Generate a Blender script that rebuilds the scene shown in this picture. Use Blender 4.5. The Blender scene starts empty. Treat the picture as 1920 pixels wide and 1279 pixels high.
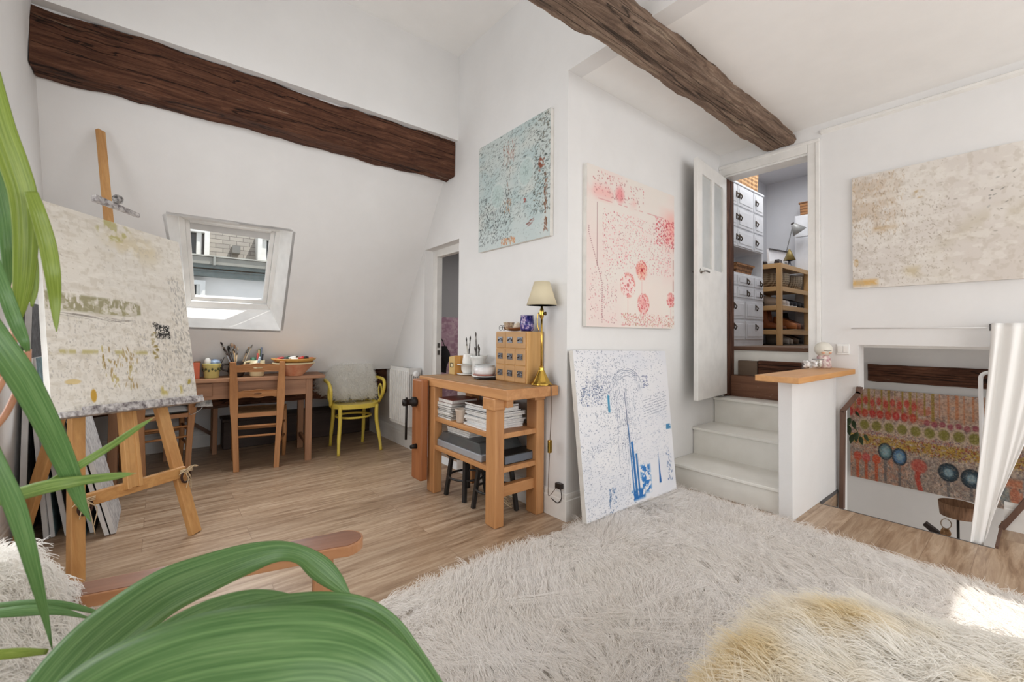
SKY, SUN, WIN, EXPO, LEFT = .8, 3.5, 30., 0.5, .55
import bpy, bmesh, math, random
import numpy as np
from mathutils import Vector, Matrix
from mathutils.geometry import tessellate_polygon
rnd = random.Random(7)
scene = bpy.context.scene
COL = scene.collection
PI = math.pi

# ---------------------------------------------------------------- camera model (used to read real positions off known planes)
F_PX = 811.5; YAW, PITCH, ROLL = [math.radians(a) for a in (39.10, 1.166, .4645)]
CY = 612.04; EYE = np.array([0, 0, 1.15])
_f = np.array([math.sin(YAW), math.cos(YAW), 0]); _r = np.array([math.cos(YAW), -math.sin(YAW), 0]); _u = np.array([0, 0, 1.])
FW = _f*math.cos(PITCH)+_u*math.sin(PITCH); _u2 = _u*math.cos(PITCH)-_f*math.sin(PITCH)
RT = _r*math.cos(ROLL)+_u2*math.sin(ROLL); UP = _u2*math.cos(ROLL)-_r*math.sin(ROLL)
def ray(a, b): return FW+RT*(a-960)/F_PX+UP*(CY-b)/F_PX
def on(a, b, ax, val):
    d = ray(a, b); return EYE+d*((val-EYE[ax])/d[ax])
def onX(a, b, v): return on(a, b, 0, v)
def onY(a, b, v): return on(a, b, 1, v)
def onZ(a, b, v=0.): return on(a, b, 2, v)
def at(a, b, t): return EYE+ray(a, b)*t
cam = bpy.data.cameras.new('camera'); camo = bpy.data.objects.new('camera', cam); COL.objects.link(camo)
cam.sensor_width = 36; cam.lens = F_PX/1920*36; cam.shift_y = (CY-639.5)/1920; cam.clip_start = .02; cam.clip_end = 200
m = Matrix.Identity(4)
for i in range(3):
    m[i][0] = RT[i]; m[i][1] = UP[i]; m[i][2] = -FW[i]; m[i][3] = EYE[i]
camo.matrix_world = m
scene.camera = camo
cam.dof.use_dof = True; cam.dof.focus_distance = 3.0; cam.dof.aperture_fstop = 6.3

# ---------------------------------------------------------------- colour + materials
def lin(c):
    c = np.asarray(c, float)
    if c.max() > 1.0: c = c/255.
    return np.where(c <= .04045, c/12.92, ((c+.055)/1.055)**2.4)
def L4(c): return tuple(float(x) for x in lin(c))+(1.,)
MATS = {}
class NT:
    def __init__(s, name):
        s.m = bpy.data.materials.new(name); s.m.use_nodes = True; s.t = s.m.node_tree; s.b = s.t.nodes['Principled BSDF']
    def n(s, typ, **kw):
        x = s.t.nodes.new(typ)
        for k, v in kw.items():
            if k.startswith('_'): setattr(x, k[1:], v)
            else: x.inputs[k.replace('_', ' ')].default_value = v
        return x
    def l(s, a, b): s.t.links.new(a, b)
    def coords(s, scale=(1, 1, 1), which='Object', rot=(0, 0, 0)):
        c = s.n('ShaderNodeTexCoord'); mp = s.n('ShaderNodeMapping'); mp.inputs['Scale'].default_value = scale; mp.inputs['Rotation'].default_value = rot
        s.l(c.outputs[which], mp.inputs[0]); return mp.outputs[0]
    def noise(s, co, scale, detail=4, rough=.55, dist=0.):
        x = s.n('ShaderNodeTexNoise', Scale=scale, Detail=detail, Roughness=rough, Distortion=dist); s.l(co, x.inputs['Vector']); return x.outputs['Fac']
    def ramp(s, fac, stops):
        x = s.n('ShaderNodeValToRGB'); e = x.color_ramp.elements
        while len(e) < len(stops): e.new(.5)
        for k, (p, c) in enumerate(stops): e[k].position = p; e[k].color = L4(c)
        s.l(fac, x.inputs[0]); return x.outputs[0]
    def mix(s, fac, a, b, mode='MIX'):
        x = s.n('ShaderNodeMix', _data_type='RGBA', _blend_type=mode)
        for i, v in ((0, fac), (6, a), (7, b)):
            if hasattr(v, 'links'): s.l(v, x.inputs[i])
            else: x.inputs[i].default_value = v if i == 0 else L4(v)
        return x.outputs[2]
    def bump(s, h, strength=.3, dist=.01):
        x = s.n('ShaderNodeBump', Strength=strength, Distance=dist); s.l(h, x.inputs['Height']); s.l(x.outputs[0], s.b.inputs['Normal'])
    def base(s, c): s.l(c, s.b.inputs['Base Color'])
def plain(name, col, rough=.55, metal=0., var=None, vs=8., bump=0., bs=40., spec=.5, **kw):
    if name in MATS: return MATS[name]
    t = NT(name); b = t.b
    b.inputs['Base Color'].default_value = L4(col); b.inputs['Roughness'].default_value = rough; b.inputs['Metallic'].default_value = metal
    b.inputs['Specular IOR Level'].default_value = spec
    for k, v in kw.items(): b.inputs[k.replace('_', ' ')].default_value = v
    co = t.coords()
    if var is not None:
        t.base(t.ramp(t.noise(co, vs), [(.35, col), (.68, var)]))
    else:
        h = t.noise(co, vs); c2 = np.clip(np.asarray(col, float)*.95, 0, 255); t.base(t.ramp(h, [(.4, col), (.75, c2)]))
    if bump: t.bump(t.noise(co, bs), bump)
    MATS[name] = t.m; return t.m
def wood(name, c1, c2, axis='z', rough=.5, grain=26., c3=None, spots=0., bump=.15, stretch=.07):
    key = f'{name}_{axis}'
    if key in MATS: return MATS[key]
    t = NT(key); sc = {'x': (stretch, 1, 1), 'y': (1, stretch, 1), 'z': (1, 1, stretch)}[axis]
    co = t.coords(sc); h = t.noise(co, grain, 6, .65, .6); g2 = t.noise(co, grain*4.5, 3, .5)
    c = t.ramp(h, [(.3, c1), (.62, c2)] + ([(.85, c3)] if c3 is not None else []))
    c = t.mix(t.ramp(g2, [(.45, (0, 0, 0)), (.75, (90, 90, 90))]), c, np.asarray(c1, float)*.6)
    if spots:
        s2 = t.noise(t.coords((1, 1, 1)), 30, 5, .7); c = t.mix(t.ramp(s2, [(.62, (0, 0, 0)), (.70, (int(255*spots),)*3)]), c, (222, 214, 200))
    t.base(c); t.b.inputs['Roughness'].default_value = rough
    t.bump(g2, bump, .004); MATS[key] = t.m; return t.m
def glass(name='clear_glass', col=(240, 246, 245), rough=.0):
    if name in MATS: return MATS[name]
    t = NT(name); t.b.inputs['Base Color'].default_value = L4(col); t.b.inputs['Transmission Weight'].default_value = 1; t.b.inputs['Roughness'].default_value = rough; t.b.inputs['IOR'].default_value = 1.45
    MATS[name] = t.m; return t.m
def pane_mat():
    if 'window_pane' in MATS: return MATS['window_pane']
    t = NT('window_pane'); nt = t.t; tr = t.n('ShaderNodeBsdfTransparent'); gl = t.n('ShaderNodeBsdfGlossy', Roughness=.02); mx = t.n('ShaderNodeMixShader')
    mx.inputs[0].default_value = .07; t.l(tr.outputs[0], mx.inputs[1]); t.l(gl.outputs[0], mx.inputs[2])
    nt.links.new(mx.outputs[0], nt.nodes['Material Output'].inputs[0]); MATS['window_pane'] = t.m; return t.m
def plaster(name, col, rough=.9):
    if name in MATS: return MATS[name]
    t = NT(name); co = t.coords(); h = t.noise(co, 3.5, 6, .6); t.base(t.ramp(h, [(.3, col), (.75, np.asarray(col, float)*.975)]))
    t.b.inputs['Roughness'].default_value = rough; t.b.inputs['Specular IOR Level'].default_value = .25
    t.bump(t.noise(co, 28, 5, .6), .06, .01); MATS[name] = t.m; return t.m

# ---------------------------------------------------------------- mesh helpers
def tagp(o, label=None, cat=None, group=None, kind=None):
    if label: o['label'] = label
    if cat: o['category'] = cat
    if group: o['group'] = group
    if kind: o['kind'] = kind
    return o
def thing(name, label, cat, loc=(0, 0, 0), group=None, kind=None, rz=0.):
    o = bpy.data.objects.new(name, None); COL.objects.link(o); o.empty_display_size = .05
    o.location = [float(v) for v in loc]; o.rotation_euler = (0, 0, rz)
    return tagp(o, label, cat, group, kind)
def struct(name): return thing(name, None, None, kind='structure')
def wloc(o):
    p = np.zeros(3)
    while o is not None: p += np.array(o.location); o = o.parent
    return p
def orient(d, up=(0, 0, 1)):
    d = np.asarray(d, float); d = d/np.linalg.norm(d); up = np.asarray(up, float)
    s = np.cross(d, up)
    if np.linalg.norm(s) < 1e-4: s = np.cross(d, (0, 1, 0)) if abs(d[1]) < .9 else np.cross(d, (1, 0, 0))
    s /= np.linalg.norm(s); return d, s, np.cross(s, d)
class MB:
    def __init__(s): s.V = []; s.F = []; s.S = []
    def add(s, V, F, sm=False):
        b = len(s.V); s.V += [tuple(map(float, v)) for v in V]; s.F += [tuple(i+b for i in f) for f in F]; s.S += [sm]*len(F); return s
    def hexa(s, v8): return s.add(v8, [(0, 3, 2, 1), (4, 5, 6, 7), (0, 1, 5, 4), (1, 2, 6, 5), (2, 3, 7, 6), (3, 0, 4, 7)])
    def box(s, a, b):
        (x0, y0, z0), (x1, y1, z1) = np.minimum(a, b), np.maximum(a, b)
        return s.hexa([(x0, y0, z0), (x1, y0, z0), (x1, y1, z0), (x0, y1, z0), (x0, y0, z1), (x1, y0, z1), (x1, y1, z1), (x0, y1, z1)])
    def bar(s, p0, p1, w, h, up=(0, 0, 1), w1=None, h1=None):
        p0, p1 = np.asarray(p0, float), np.asarray(p1, float); d, sd, u = orient(p1-p0, up); w1 = w1 or w; h1 = h1 or h; q = []
        for p, a, b in ((p0, w, h), (p1, w1, h1)): q += [p-sd*a/2-u*b/2, p+sd*a/2-u*b/2, p+sd*a/2+u*b/2, p-sd*a/2+u*b/2]
        return s.hexa(q)
    def tube(s, pts, r, n=8, caps=True, closed=False):
        P = np.asarray(pts, float); k = len(P); R = np.broadcast_to(np.asarray(r, float), (k,)); V = []; F = []; ref = None
        for i in range(k):
            d = (P[(i+1) % k]-P[i-1]) if closed else P[min(i+1, k-1)]-P[max(i-1, 0)]
            d = d/(np.linalg.norm(d)+1e-9)
            if ref is None: ref = orient(d)[1]
            sd = ref-d*(ref@d); sd /= np.linalg.norm(sd)+1e-9; ref = sd; u = np.cross(sd, d)
            for j in range(n):
                a = 2*PI*j/n; V.append(P[i]+R[i]*(sd*math.cos(a)+u*math.sin(a)))
        for i in range(k if closed else k-1):
            for j in range(n): F.append((i*n+j, i*n+(j+1) % n, ((i+1) % k)*n+(j+1) % n, ((i+1) % k)*n+j))
        s.add(V, F, True)
        if caps and not closed:
            b = len(s.V)-len(V); s.F += [tuple(b+j for j in range(n))[::-1], tuple(b+(k-1)*n+j for j in range(n))]; s.S += [False]*2
        return s
    def lathe(s, prof, c=(0, 0, 0), n=24, axis=(0, 0, 1), wob=0.):
        c = np.asarray(c, float); d, a, b = orient(axis, (0, 1, 0) if abs(axis[2]) > .9 else (0, 0, 1)); V = []; F = []
        for (r, z) in prof:
            for j in range(n):
                t = 2*PI*j/n; rr = r*(1+wob*math.sin(8*t)); V.append(c+d*z+a*rr*math.cos(t)+b*rr*math.sin(t))
        for i in range(len(prof)-1):
            for j in range(n): F.append((i*n+j, i*n+(j+1) % n, (i+1)*n+(j+1) % n, (i+1)*n+j))
        s.add(V, F, True); bb = len(s.V)-len(V)
        if prof[0][0] > 1e-4: s.F.append(tuple(bb+j for j in range(n))[::-1]); s.S.append(False)
        if prof[-1][0] > 1e-4: s.F.append(tuple(bb+(len(prof)-1)*n+j for j in range(n))); s.S.append(False)
        return s
    def prism(s, poly, fn, t0, t1, holes=()):
        """flat outline (with holes) in a plane given by fn(a, b, t), thickened from t0 to t1"""
        loops = [list(poly)]+[list(h) for h in holes]; flat = [p for lp in loops for p in lp]
        tri = tessellate_polygon([[Vector((p[0], p[1], 0)) for p in lp] for lp in loops]); n = len(flat); F = []
        V = [fn(p[0], p[1], t0) for p in flat]+[fn(p[0], p[1], t1) for p in flat]
        for t in tri: F += [tuple(t), tuple(i+n for i in reversed(t))]
        b = 0
        for lp in loops:
            k = len(lp)
            for i in range(k): F.append((b+i, b+(i+1) % k, n+b+(i+1) % k, n+b+i))
            b += k
        return s.add(V, F)
    def grid(s, P, sm=True, closed_u=False):
        P = np.asarray(P, float); m_, n_ = P.shape[:2]; F = []
        for i in range(m_-1):
            for j in range(n_ if closed_u else n_-1): F.append((i*n_+j, i*n_+(j+1) % n_, (i+1)*n_+(j+1) % n_, (i+1)*n_+j))
        return s.add(P.reshape(-1, 3), F, sm)
    def ball(s, c, r, n=12, sq=(1, 1, 1)):
        c = np.asarray(c, float); pr = [(math.sin(PI*i/n), -math.cos(PI*i/n)) for i in range(n+1)]; V = []
        P = np.array([[c+np.array([sq[0]*r*a*math.cos(2*PI*j/(2*n)), sq[1]*r*a*math.sin(2*PI*j/(2*n)), sq[2]*r*b]) for j in range(2*n)] for a, b in pr])
        return s.grid(P, True, True)
    def build(s, name, mat, parent=None, bevel=0., local=False, smooth=None, sub=0, solid=0., origin=None):
        me = bpy.data.meshes.new(name); V = np.asarray(s.V, float)
        off = np.zeros(3)
        if not local: off = wloc(parent) if parent is not None else (np.asarray(origin, float) if origin is not None else np.array([*( (V.min(0)+V.max(0))/2)[:2], V[:, 2].min()]))
        V = V-off; me.from_pydata(V.tolist(), [], s.F); me.polygons.foreach_set('use_smooth', s.S if smooth is None else [smooth]*len(s.F))
        me.update(); bm = bmesh.new(); bm.from_mesh(me); bmesh.ops.recalc_face_normals(bm, faces=bm.faces); bm.to_mesh(me); bm.free()
        o = bpy.data.objects.new(name, me); COL.objects.link(o); me.materials.append(mat)
        if parent is not None: o.parent = parent
        elif not local: o.location = off.tolist()
        if bevel: b = o.modifiers.new('edge', 'BEVEL'); b.width = bevel; b.segments = 2; b.limit_method = 'ANGLE'; b.angle_limit = math.radians(40)
        if solid: b = o.modifiers.new('thick', 'SOLIDIFY'); b.thickness = solid; b.offset = 0
        if sub: b = o.modifiers.new('sub', 'SUBSURF'); b.levels = sub; b.render_levels = sub
        return o
def dup(root, loc=None, rz=None, label=None, group=None, scale=None):
    r = root.copy(); COL.objects.link(r)
    if loc is not None: r.location = [float(v) for v in loc]
    if rz is not None: r.rotation_euler = (0, 0, rz)
    if scale is not None: r.scale = scale
    if label: r['label'] = label
    if group: r['group'] = group
    for ch in list(root.children):
        c = ch.copy(); COL.objects.link(c); c.parent = r
        for g in list(ch.children):
            d = g.copy(); COL.objects.link(d); d.parent = c
    return r
def cr(pts, n=8):
    """smooth curve through points"""
    P = np.asarray(pts, float); Q = np.vstack([2*P[0]-P[1], P, 2*P[-1]-P[-2]]); out = []
    for i in range(1, len(Q)-2):
        a, b, c, d = Q[i-1], Q[i], Q[i+1], Q[i+2]
        for k in range(n):
            t = k/n; out.append(.5*((2*b)+(-a+c)*t+(2*a-5*b+4*c-d)*t*t+(-a+3*b-3*c+d)*t**3))
    out.append(P[-1]); return np.array(out)
# ---------------------------------------------------------------- fur: one hair-curves object, strands laid out with numpy
def fur(name, roots, normals, length, mat, parent, radius=.0009, lean=.6, flow=None, curl=.25, seg=5, seed=1, clump=0.):
    g = np.random.default_rng(seed); n = len(roots); k = seg+1
    Ln = length*(.65+.7*g.random(n)); d = np.asarray(normals, float).copy()
    t = g.normal(size=(n, 3)); t -= d*np.sum(t*d, 1)[:, None]; t /= np.linalg.norm(t, axis=1)[:, None]+1e-9
    if flow is not None:
        t = t*.55+flow; t /= np.linalg.norm(t, axis=1)[:, None]+1e-9
    s = np.linspace(0, 1, k)[None, :, None]; P = roots[:, None, :]+Ln[:, None, None]*(d[:, None, :]*(s*(1-.5*lean*s))+t[:, None, :]*lean*(s**1.6))
    w = g.normal(size=(n, 1, 3)); P = P+Ln[:, None, None]*curl*w*np.sin(s*4.+g.random((n, 1, 1))*6)*s*.35
    if clump:
        nc = max(1, n//14); ci = g.integers(0, n, nc)
        cell = .035; key = np.floor(roots[:, :2]/cell+g.random((1, 2))).astype(int); h = (key[:, 0]*73856093 ^ key[:, 1]*19349663) % 100003
        uq, inv = np.unique(h, return_inverse=True); first = np.zeros(len(uq), int); first[inv[::-1]] = np.arange(n)[::-1]
        tgt = P[first[inv]]; P = P*(1-clump*s**1.3)+tgt*(clump*s**1.3)
    P = P-wloc(parent)
    hc = bpy.data.hair_curves.new(name); hc.add_curves([k]*n)
    hc.attributes['position'].data.foreach_set('vector', P.astype(np.float32).ravel())
    ra = hc.attributes.get('radius') or hc.attributes.new('radius', 'FLOAT', 'POINT')
    ra.data.foreach_set('value', np.tile(np.linspace(1, .25, k)*radius, n).astype(np.float32))
    hc.materials.append(mat); o = bpy.data.objects.new(name, hc); COL.objects.link(o); o.parent = parent; o['kind'] = 'stuff'; return o
def scatter(me_obj, n, seed=1, wz=None):
    """random points and normals on a mesh object (parent-relative world positions)"""
    g = np.random.default_rng(seed); dg = bpy.context.evaluated_depsgraph_get(); ob = me_obj.evaluated_get(dg); me = ob.to_mesh(); me.calc_loop_triangles()
    V = np.array([v.co for v in me.vertices]); T = np.array([t.vertices for t in me.loop_triangles]); ob.to_mesh_clear()
    V = V+wloc(me_obj); a, b, c = V[T[:, 0]], V[T[:, 1]], V[T[:, 2]]; nn = np.cross(b-a, c-a); ar = np.linalg.norm(nn, axis=1); nn /= ar[:, None]+1e-12
    if wz is not None: ar = ar*wz((a+b+c)/3, nn)
    i = g.choice(len(T), n, p=ar/ar.sum()); r1, r2 = np.sqrt(g.random(n)), g.random(n)
    return (a[i]*(1-r1)[:, None]+b[i]*(r1*(1-r2))[:, None]+c[i]*(r1*r2)[:, None]), nn[i]
# ================================================================ SETTING
XP, YPK, XR, ZLOW, ZHI = 1.976, 1.886, 4.0, 2.832, 3.57      # partition wall, alcove wall, right wall, ceilings
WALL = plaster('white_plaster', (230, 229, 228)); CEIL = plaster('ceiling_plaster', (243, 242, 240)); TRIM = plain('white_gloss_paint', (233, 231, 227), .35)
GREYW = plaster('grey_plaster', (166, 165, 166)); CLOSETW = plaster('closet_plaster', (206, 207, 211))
STEPW = plain('white_floor_paint', (231, 229, 222), .32, var=(222, 219, 211), vs=5)
PINE_C = ((176, 112, 54), (196, 134, 70)); DARKB = ((70, 43, 30), (98, 62, 43), (58, 38, 28))
def dark_timber(axis, light=False):
    key = f'timber{axis}{light}'
    if key in MATS: return MATS[key]
    t = NT('hewn_oak' if light else 'dark_oak'); st = {'x': (.09, 1, 1), 'y': (1, .09, 1), 'z': (1, 1, .09)}[axis]; st2 = {'x': (.025, 1, 1), 'y': (1, .025, 1), 'z': (1, 1, .025)}[axis]
    co, co2, co3 = t.coords(st), t.coords(st2), t.coords((1, 1, 1)); g = t.noise(co, 36, 8, .75, .9); big = t.noise(t.coords((.5, 1.5, 1.5)), 3.5, 4, .6); cr_ = t.noise(co2, 13, 3, .5, .4); sc = t.noise(co, 15, 6, .75)
    A, B, C_ = ((98, 79, 67), (142, 118, 101), (170, 149, 130)) if light else ((66, 40, 29), (98, 63, 46), (122, 84, 64))
    c = t.ramp(g, [(.36, A), (.52, B), (.66, C_)]); c = t.mix(t.ramp(big, [(.35, (0, 0, 0)), (.7, (120, 120, 120))]), c, np.array(A)*.72)
    ck = t.ramp(cr_, [(.485, (0, 0, 0)), (.5, (255, 255, 255)), (.515, (0, 0, 0))]); c = t.mix(ck, c, np.array(A)*(.6 if light else .42))
    c = t.mix(t.ramp(sc, [(.58 if light else .64, (0, 0, 0)), (.70, (190, 190, 190) if light else (150, 150, 150))]), c, (196, 176, 150)); t.base(c); t.b.inputs['Roughness'].default_value = .8; t.b.inputs['Specular IOR Level'].default_value = .25
    h = t.mix(.5, g, ck, 'SUBTRACT'); t.bump(h, .9, .02); MATS[key] = t.m; return t.m
def floor_mat():
    t = NT('oak_laminate'); co = t.coords((1, 1, 1))
    br = t.n('ShaderNodeTexBrick', _offset=.37, _offset_frequency=2, Scale=1., Mortar_Size=.0016, Mortar_Smooth=.2, Bias=0., Brick_Width=1.28, Row_Height=.183)
    br.inputs['Color1'].default_value = (.0, .0, .0, 1); br.inputs['Color2'].default_value = (1, 1, 1, 1); br.inputs['Mortar'].default_value = (.5, .5, .5, 1)
    t.l(co, br.inputs['Vector'])
    off = t.n('ShaderNodeVectorMath', _operation='ADD'); sc = t.n('ShaderNodeVectorMath', _operation='SCALE'); sc.inputs['Scale'].default_value = 7.
    t.l(br.outputs['Color'], sc.inputs[0]); t.l(co, off.inputs[0]); t.l(sc.outputs[0], off.inputs[1])
    mp = t.n('ShaderNodeMapping'); mp.inputs['Scale'].default_value = (.1, 1, 1); t.l(off.outputs[0], mp.inputs[0])
    g = t.noise(mp.outputs[0], 22, 7, .68, .8); g2 = t.noise(mp.outputs[0], 85, 3, .6)
    c = t.ramp(g, [(.30, (130, 103, 80)), (.47, (172, 146, 121)), (.66, (204, 182, 158))])
    c = t.mix(t.ramp(g2, [(.5, (0, 0, 0)), (.78, (120, 120, 120))]), c, (112, 88, 68))
    tint = t.ramp(br.outputs['Color'], [(0., (235, 232, 228)), (1., (255, 253, 250))]); c = t.mix(1., c, tint, 'MULTIPLY')
    c = t.mix(br.outputs['Fac'], c, (146, 120, 98)); t.base(c)
    t.b.inputs['Roughness'].default_value = .38; t.b.inputs['Specular IOR Level'].default_value = .45
    t.bump(g2, .05, .003); return t.m
def wall(name, poly, fn, t0, t1, mat=WALL, holes=()):
    o = MB().prism(poly, fn, t0, t1, holes).build(name, mat); o['kind'] = 'structure'; return o
fX = lambda x: (lambda a, b, t: (x+t, a, b)); fY = lambda y: (lambda a, b, t: (a, y+t, b)); fZ = lambda z: (lambda a, b, t: (a, b, z+t))
R4 = lambda x0, y0, x1, y1: [(x0, y0), (x1, y0), (x1, y1), (x0, y1)]
YR = -2.7
wall('floor', [(-.75, YR), (4.15, YR), (4.15, .185), (3.58, .185), (3.58, 1.0), (4.15, 1.0), (4.15, 5.75), (-.75, 5.75)], fZ(0), -.12, 0, floor_mat())
wall('wall_left', R4(YR, 0, 5.75, 3.6), lambda a, b, t: (-.607+.022*b-t, a, b), 0, .12, WALL, [R4(.9, .85, 2.65, 2.2)])
wall('wall_rear', R4(-.75, 0, 4.15, 3.6), fY(YR), -.12, 0, WALL, [R4(-.35, .25, 1.5, 2.55), R4(1.75, .25, 3.75, 2.55)])
DOOR1 = [(3.16, .001), (3.776, .001), (3.776, 1.965), (3.16, 1.975)]
wall('wall_partition', [(YPK, 0), (5.7, 0), (5.7, 3.57), (YR, 3.57), (YR, ZLOW), (YPK, ZLOW)], fX(XP), 0, .124, WALL, [DOOR1])
wall('wall_alcove', R4(XP+.124, 0, 4.12, 3.0), fY(YPK), 0, .12)
wall('ceiling', R4(-.75, YR, XP+.12, 3.34), fZ(ZHI), 0, .1, CEIL)
SUNHOLE = R4(3.3, -1.8, 3.9, -.745)
wall('ceiling_low', R4(XP+.124, YR, 4.15, YPK), fZ(ZLOW), 0, .1, CEIL, [SUNHOLE])
wall('wall_dormer', R4(-.65, 2.835, XP, ZHI), fY(3.191), 0, .14)
# slope: plane through (y 3.452, z 2.531) and (y 4.509, z .827)
SL = np.array([0, 4.509-3.452, .827-2.531]); SL /= np.linalg.norm(SL); SN = np.array([0, -SL[2], SL[1]]); S0 = np.array([0, 3.452, 2.531])
def fS(a, b, t): return np.array([a, 0, 0])+S0+SL*b+SN*t
def onS(u, v, off=0.):
    d = ray(u, v); p = S0+SN*off; return EYE+d*(((p-EYE)@SN)/(d@SN))
def sl_xy(p): return (float(p[0]), float((np.asarray(p)-S0)@SL))
SK = [onS(*q) for q in ((311, 402), (549, 434.5), (526, 620), (345, 613))]
wall('wall_slope', R4(-.7, -.36, XP, 2.06), fS, 0, .03, WALL, [[sl_xy(p) for p in SK]])
wall('wall_back', R4(-.7, 0, XP, 1.4), fY(5.36), 0, .1)
wall('wall_slope_soffit', R4(-.7, 4.545, XP, 5.46), fZ(.772), 0, .05)
# low ceiling edge moulding on the right wall
b = MB().prism([(0, 0), (-.022, .012), (-.022, .03), (0, .042)], lambda a, c, t: (XR+a, t, 2.742+c), YR, 1.09).build('trim_1', TRIM); b['kind'] = 'structure'
DOORH = [(1.18, .3), (1.858, .3), (1.858, 2.626), (1.18, 2.626)]
STAIRH = [(.985, -1.6), (.973, .606), (.868, .765), (.868, 1.10), (-.75, 1.10), (-.75, .95), (-.32, .95), (.17, .0), (.17, -1.6)]
wall('wall_right', R4(YR, -1.7, YPK+.12, 2.95), fX(XR), 0, .15, WALL, [DOORH, STAIRH])
# stairwell below the opening
o = wall('wall_stairwell', R4(-1.6, -2.3, 1.19, 1.16), fX(5.0), 0, .08, WALL)
wall('wall_stairwell_side', R4(4.15, -2.3, 5.0, 1.05), fY(1.19), 0, .01, WALL); wall('wall_stairwell_end', R4(3.5, -2.3, 5.0, 1.16), fY(-1.6), -.08, 0, WALL)
wall('ceiling_stairwell', R4(4.15, -1.6, 5.0, 1.175), fZ(1.08), 0, .05, CEIL); wall('wall_stairwell_lip', R4(4.15, 1.0, 5.0, 1.13), fY(1.16), 0, .015, WALL)
wall('wall_stairwell_near', R4(-1.6, -2.3, 1.0, -.12), fX(3.58), -.06, 0, WALL); wall('wall_stairwell_stub', R4(3.58, -2.3, 4.15, 0), fY(1.003), 0, .06, WALL)
wall('floor_stairwell', R4(3.5, -1.7, 5.1, 1.2), fZ(-2.3), -.1, 0, plain('tile_floor', (190, 175, 155), .5))
# closet up the steps
CZ = 1.058
wall('floor_closet', R4(4.29, 1.2, 6.7, 2.55), fZ(CZ), -.1, 0, plain('closet_boards', (120, 96, 76), .6))
wall('wall_closet', R4(4.15, CZ, 6.7, 3.3), fY(2.46), 0, .08, CLOSETW); wall('wall_closet_end', R4(1.1, CZ-.1, 2.55, 3.3), fX(6.62), 0, .08, CLOSETW)
wall('wall_closet_side', R4(4.15, CZ-.1, 6.7, 3.3), fY(1.12), -.06, 0, CLOSETW); wall('ceiling_closet', R4(4.15, 1.06, 6.7, 2.55), fZ(3.3), 0, .08, CLOSETW)
wall('wall_closet_front', R4(1.06, 2.95, 2.55, 3.3), fX(4.02), 0, .12, CLOSETW); wall('wall_closet_front_side', R4(YPK+.12, 0.4, 2.55, 2.95), fX(4.02), 0, .12, CLOSETW)
# bedroom behind the small doorway
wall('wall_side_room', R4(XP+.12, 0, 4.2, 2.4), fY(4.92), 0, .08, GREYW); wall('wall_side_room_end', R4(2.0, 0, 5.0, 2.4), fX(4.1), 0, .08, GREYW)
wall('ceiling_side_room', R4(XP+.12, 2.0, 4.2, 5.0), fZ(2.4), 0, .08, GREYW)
# baseboards
def baseboard(name, p0, p1, n):
    p0, p1, n = [np.array(v, float) for v in (p0, p1, n)]
    prof = [(0, 0), (.016, 0), (.016, .125), (.011, .13), (.011, .148), (.006, .163), (0, .166)]
    o = MB().prism(prof, lambda a, c, t: p0+(p1-p0)*t+n*a+np.array([0, 0, c]), 0, 1).build(name, TRIM); o['kind'] = 'structure'
baseboard('baseboard_partition', (XP, YPK-.010, 0), (XP, 3.11, 0), (-1, 0, 0)); baseboard('baseboard_partition', (XP, 3.83, 0), (XP, 5.36, 0), (-1, 0, 0))
baseboard('baseboard_alcove', (XP-.0145, YPK, 0), (3.11, YPK, 0), (0, -1, 0)); baseboard('baseboard_left', (-.607, YR, 0), (-.607, 5.36, 0), (1, 0, 0))
baseboard('baseboard_back', (-.6, 5.36, 0), (XP, 5.36, 0), (0, -1, 0)); baseboard('baseboard_right', (XR, YR, 0), (XR, .165, 0), (-1, 0, 0))

# ---------------------------------------------------------------- roof window (window_1)
w1 = struct('window_1'); w1.location = [float(v) for v in (SK[0]+SK[2])/2]
OFF = .2
FR = [onS(u, v, OFF) for u, v in ((334, 403.5), (527, 431), (507, 582), (350, 575))]
mb = MB()
for i in range(4):
    j = (i+1) % 4; n = np.cross(SK[j]-SK[i], SN); n = n/np.linalg.norm(n); cen = sum(SK)/4
    if (cen-SK[i])@n > 0: n = -n
    mb.hexa([SK[i], SK[j], FR[j], FR[i], SK[i]+n*.02, SK[j]+n*.02, FR[j]+n*.02, FR[i]+n*.02])
mb.build('reveal', plain('reveal_paint', (249, 249, 248), .5), w1)
def quad_lerp(Q, a, b): return (Q[0]*(1-a)+Q[1]*a)*(1-b)+(Q[3]*(1-a)+Q[2]*a)*b
def frame_ring(Q, l, r, t, bt, n0, n1):
    mb = MB(); q = [quad_lerp(Q, a, c) for a, c in ((0, 0), (1, 0), (1, 1), (0, 1))]; k = [quad_lerp(Q, l, t), quad_lerp(Q, 1-r, t), quad_lerp(Q, 1-r, 1-bt), quad_lerp(Q, l, 1-bt)]
    for i in range(4):
        j = (i+1) % 4; mb.hexa([q[i]+SN*n0, q[j]+SN*n0, k[j]+SN*n0, k[i]+SN*n0, q[i]+SN*n1, q[j]+SN*n1, k[j]+SN*n1, k[i]+SN*n1])
    return mb, k
WHT = plain('window_white', (236, 236, 234), .35)
mb, k1 = frame_ring(FR, .055, .055, .03, .07, 0, .05); mb.build('frame', WHT, w1, .003)
mb, k2 = frame_ring(k1, .05, .055, .03, .045, .022, .06); mb.build('sash', WHT, w1, .003)
q = [p+SN*.04 for p in k2]; MB().hexa(q+[p+SN*.006 for p in q]).build('pane', pane_mat(), w1)
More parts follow.
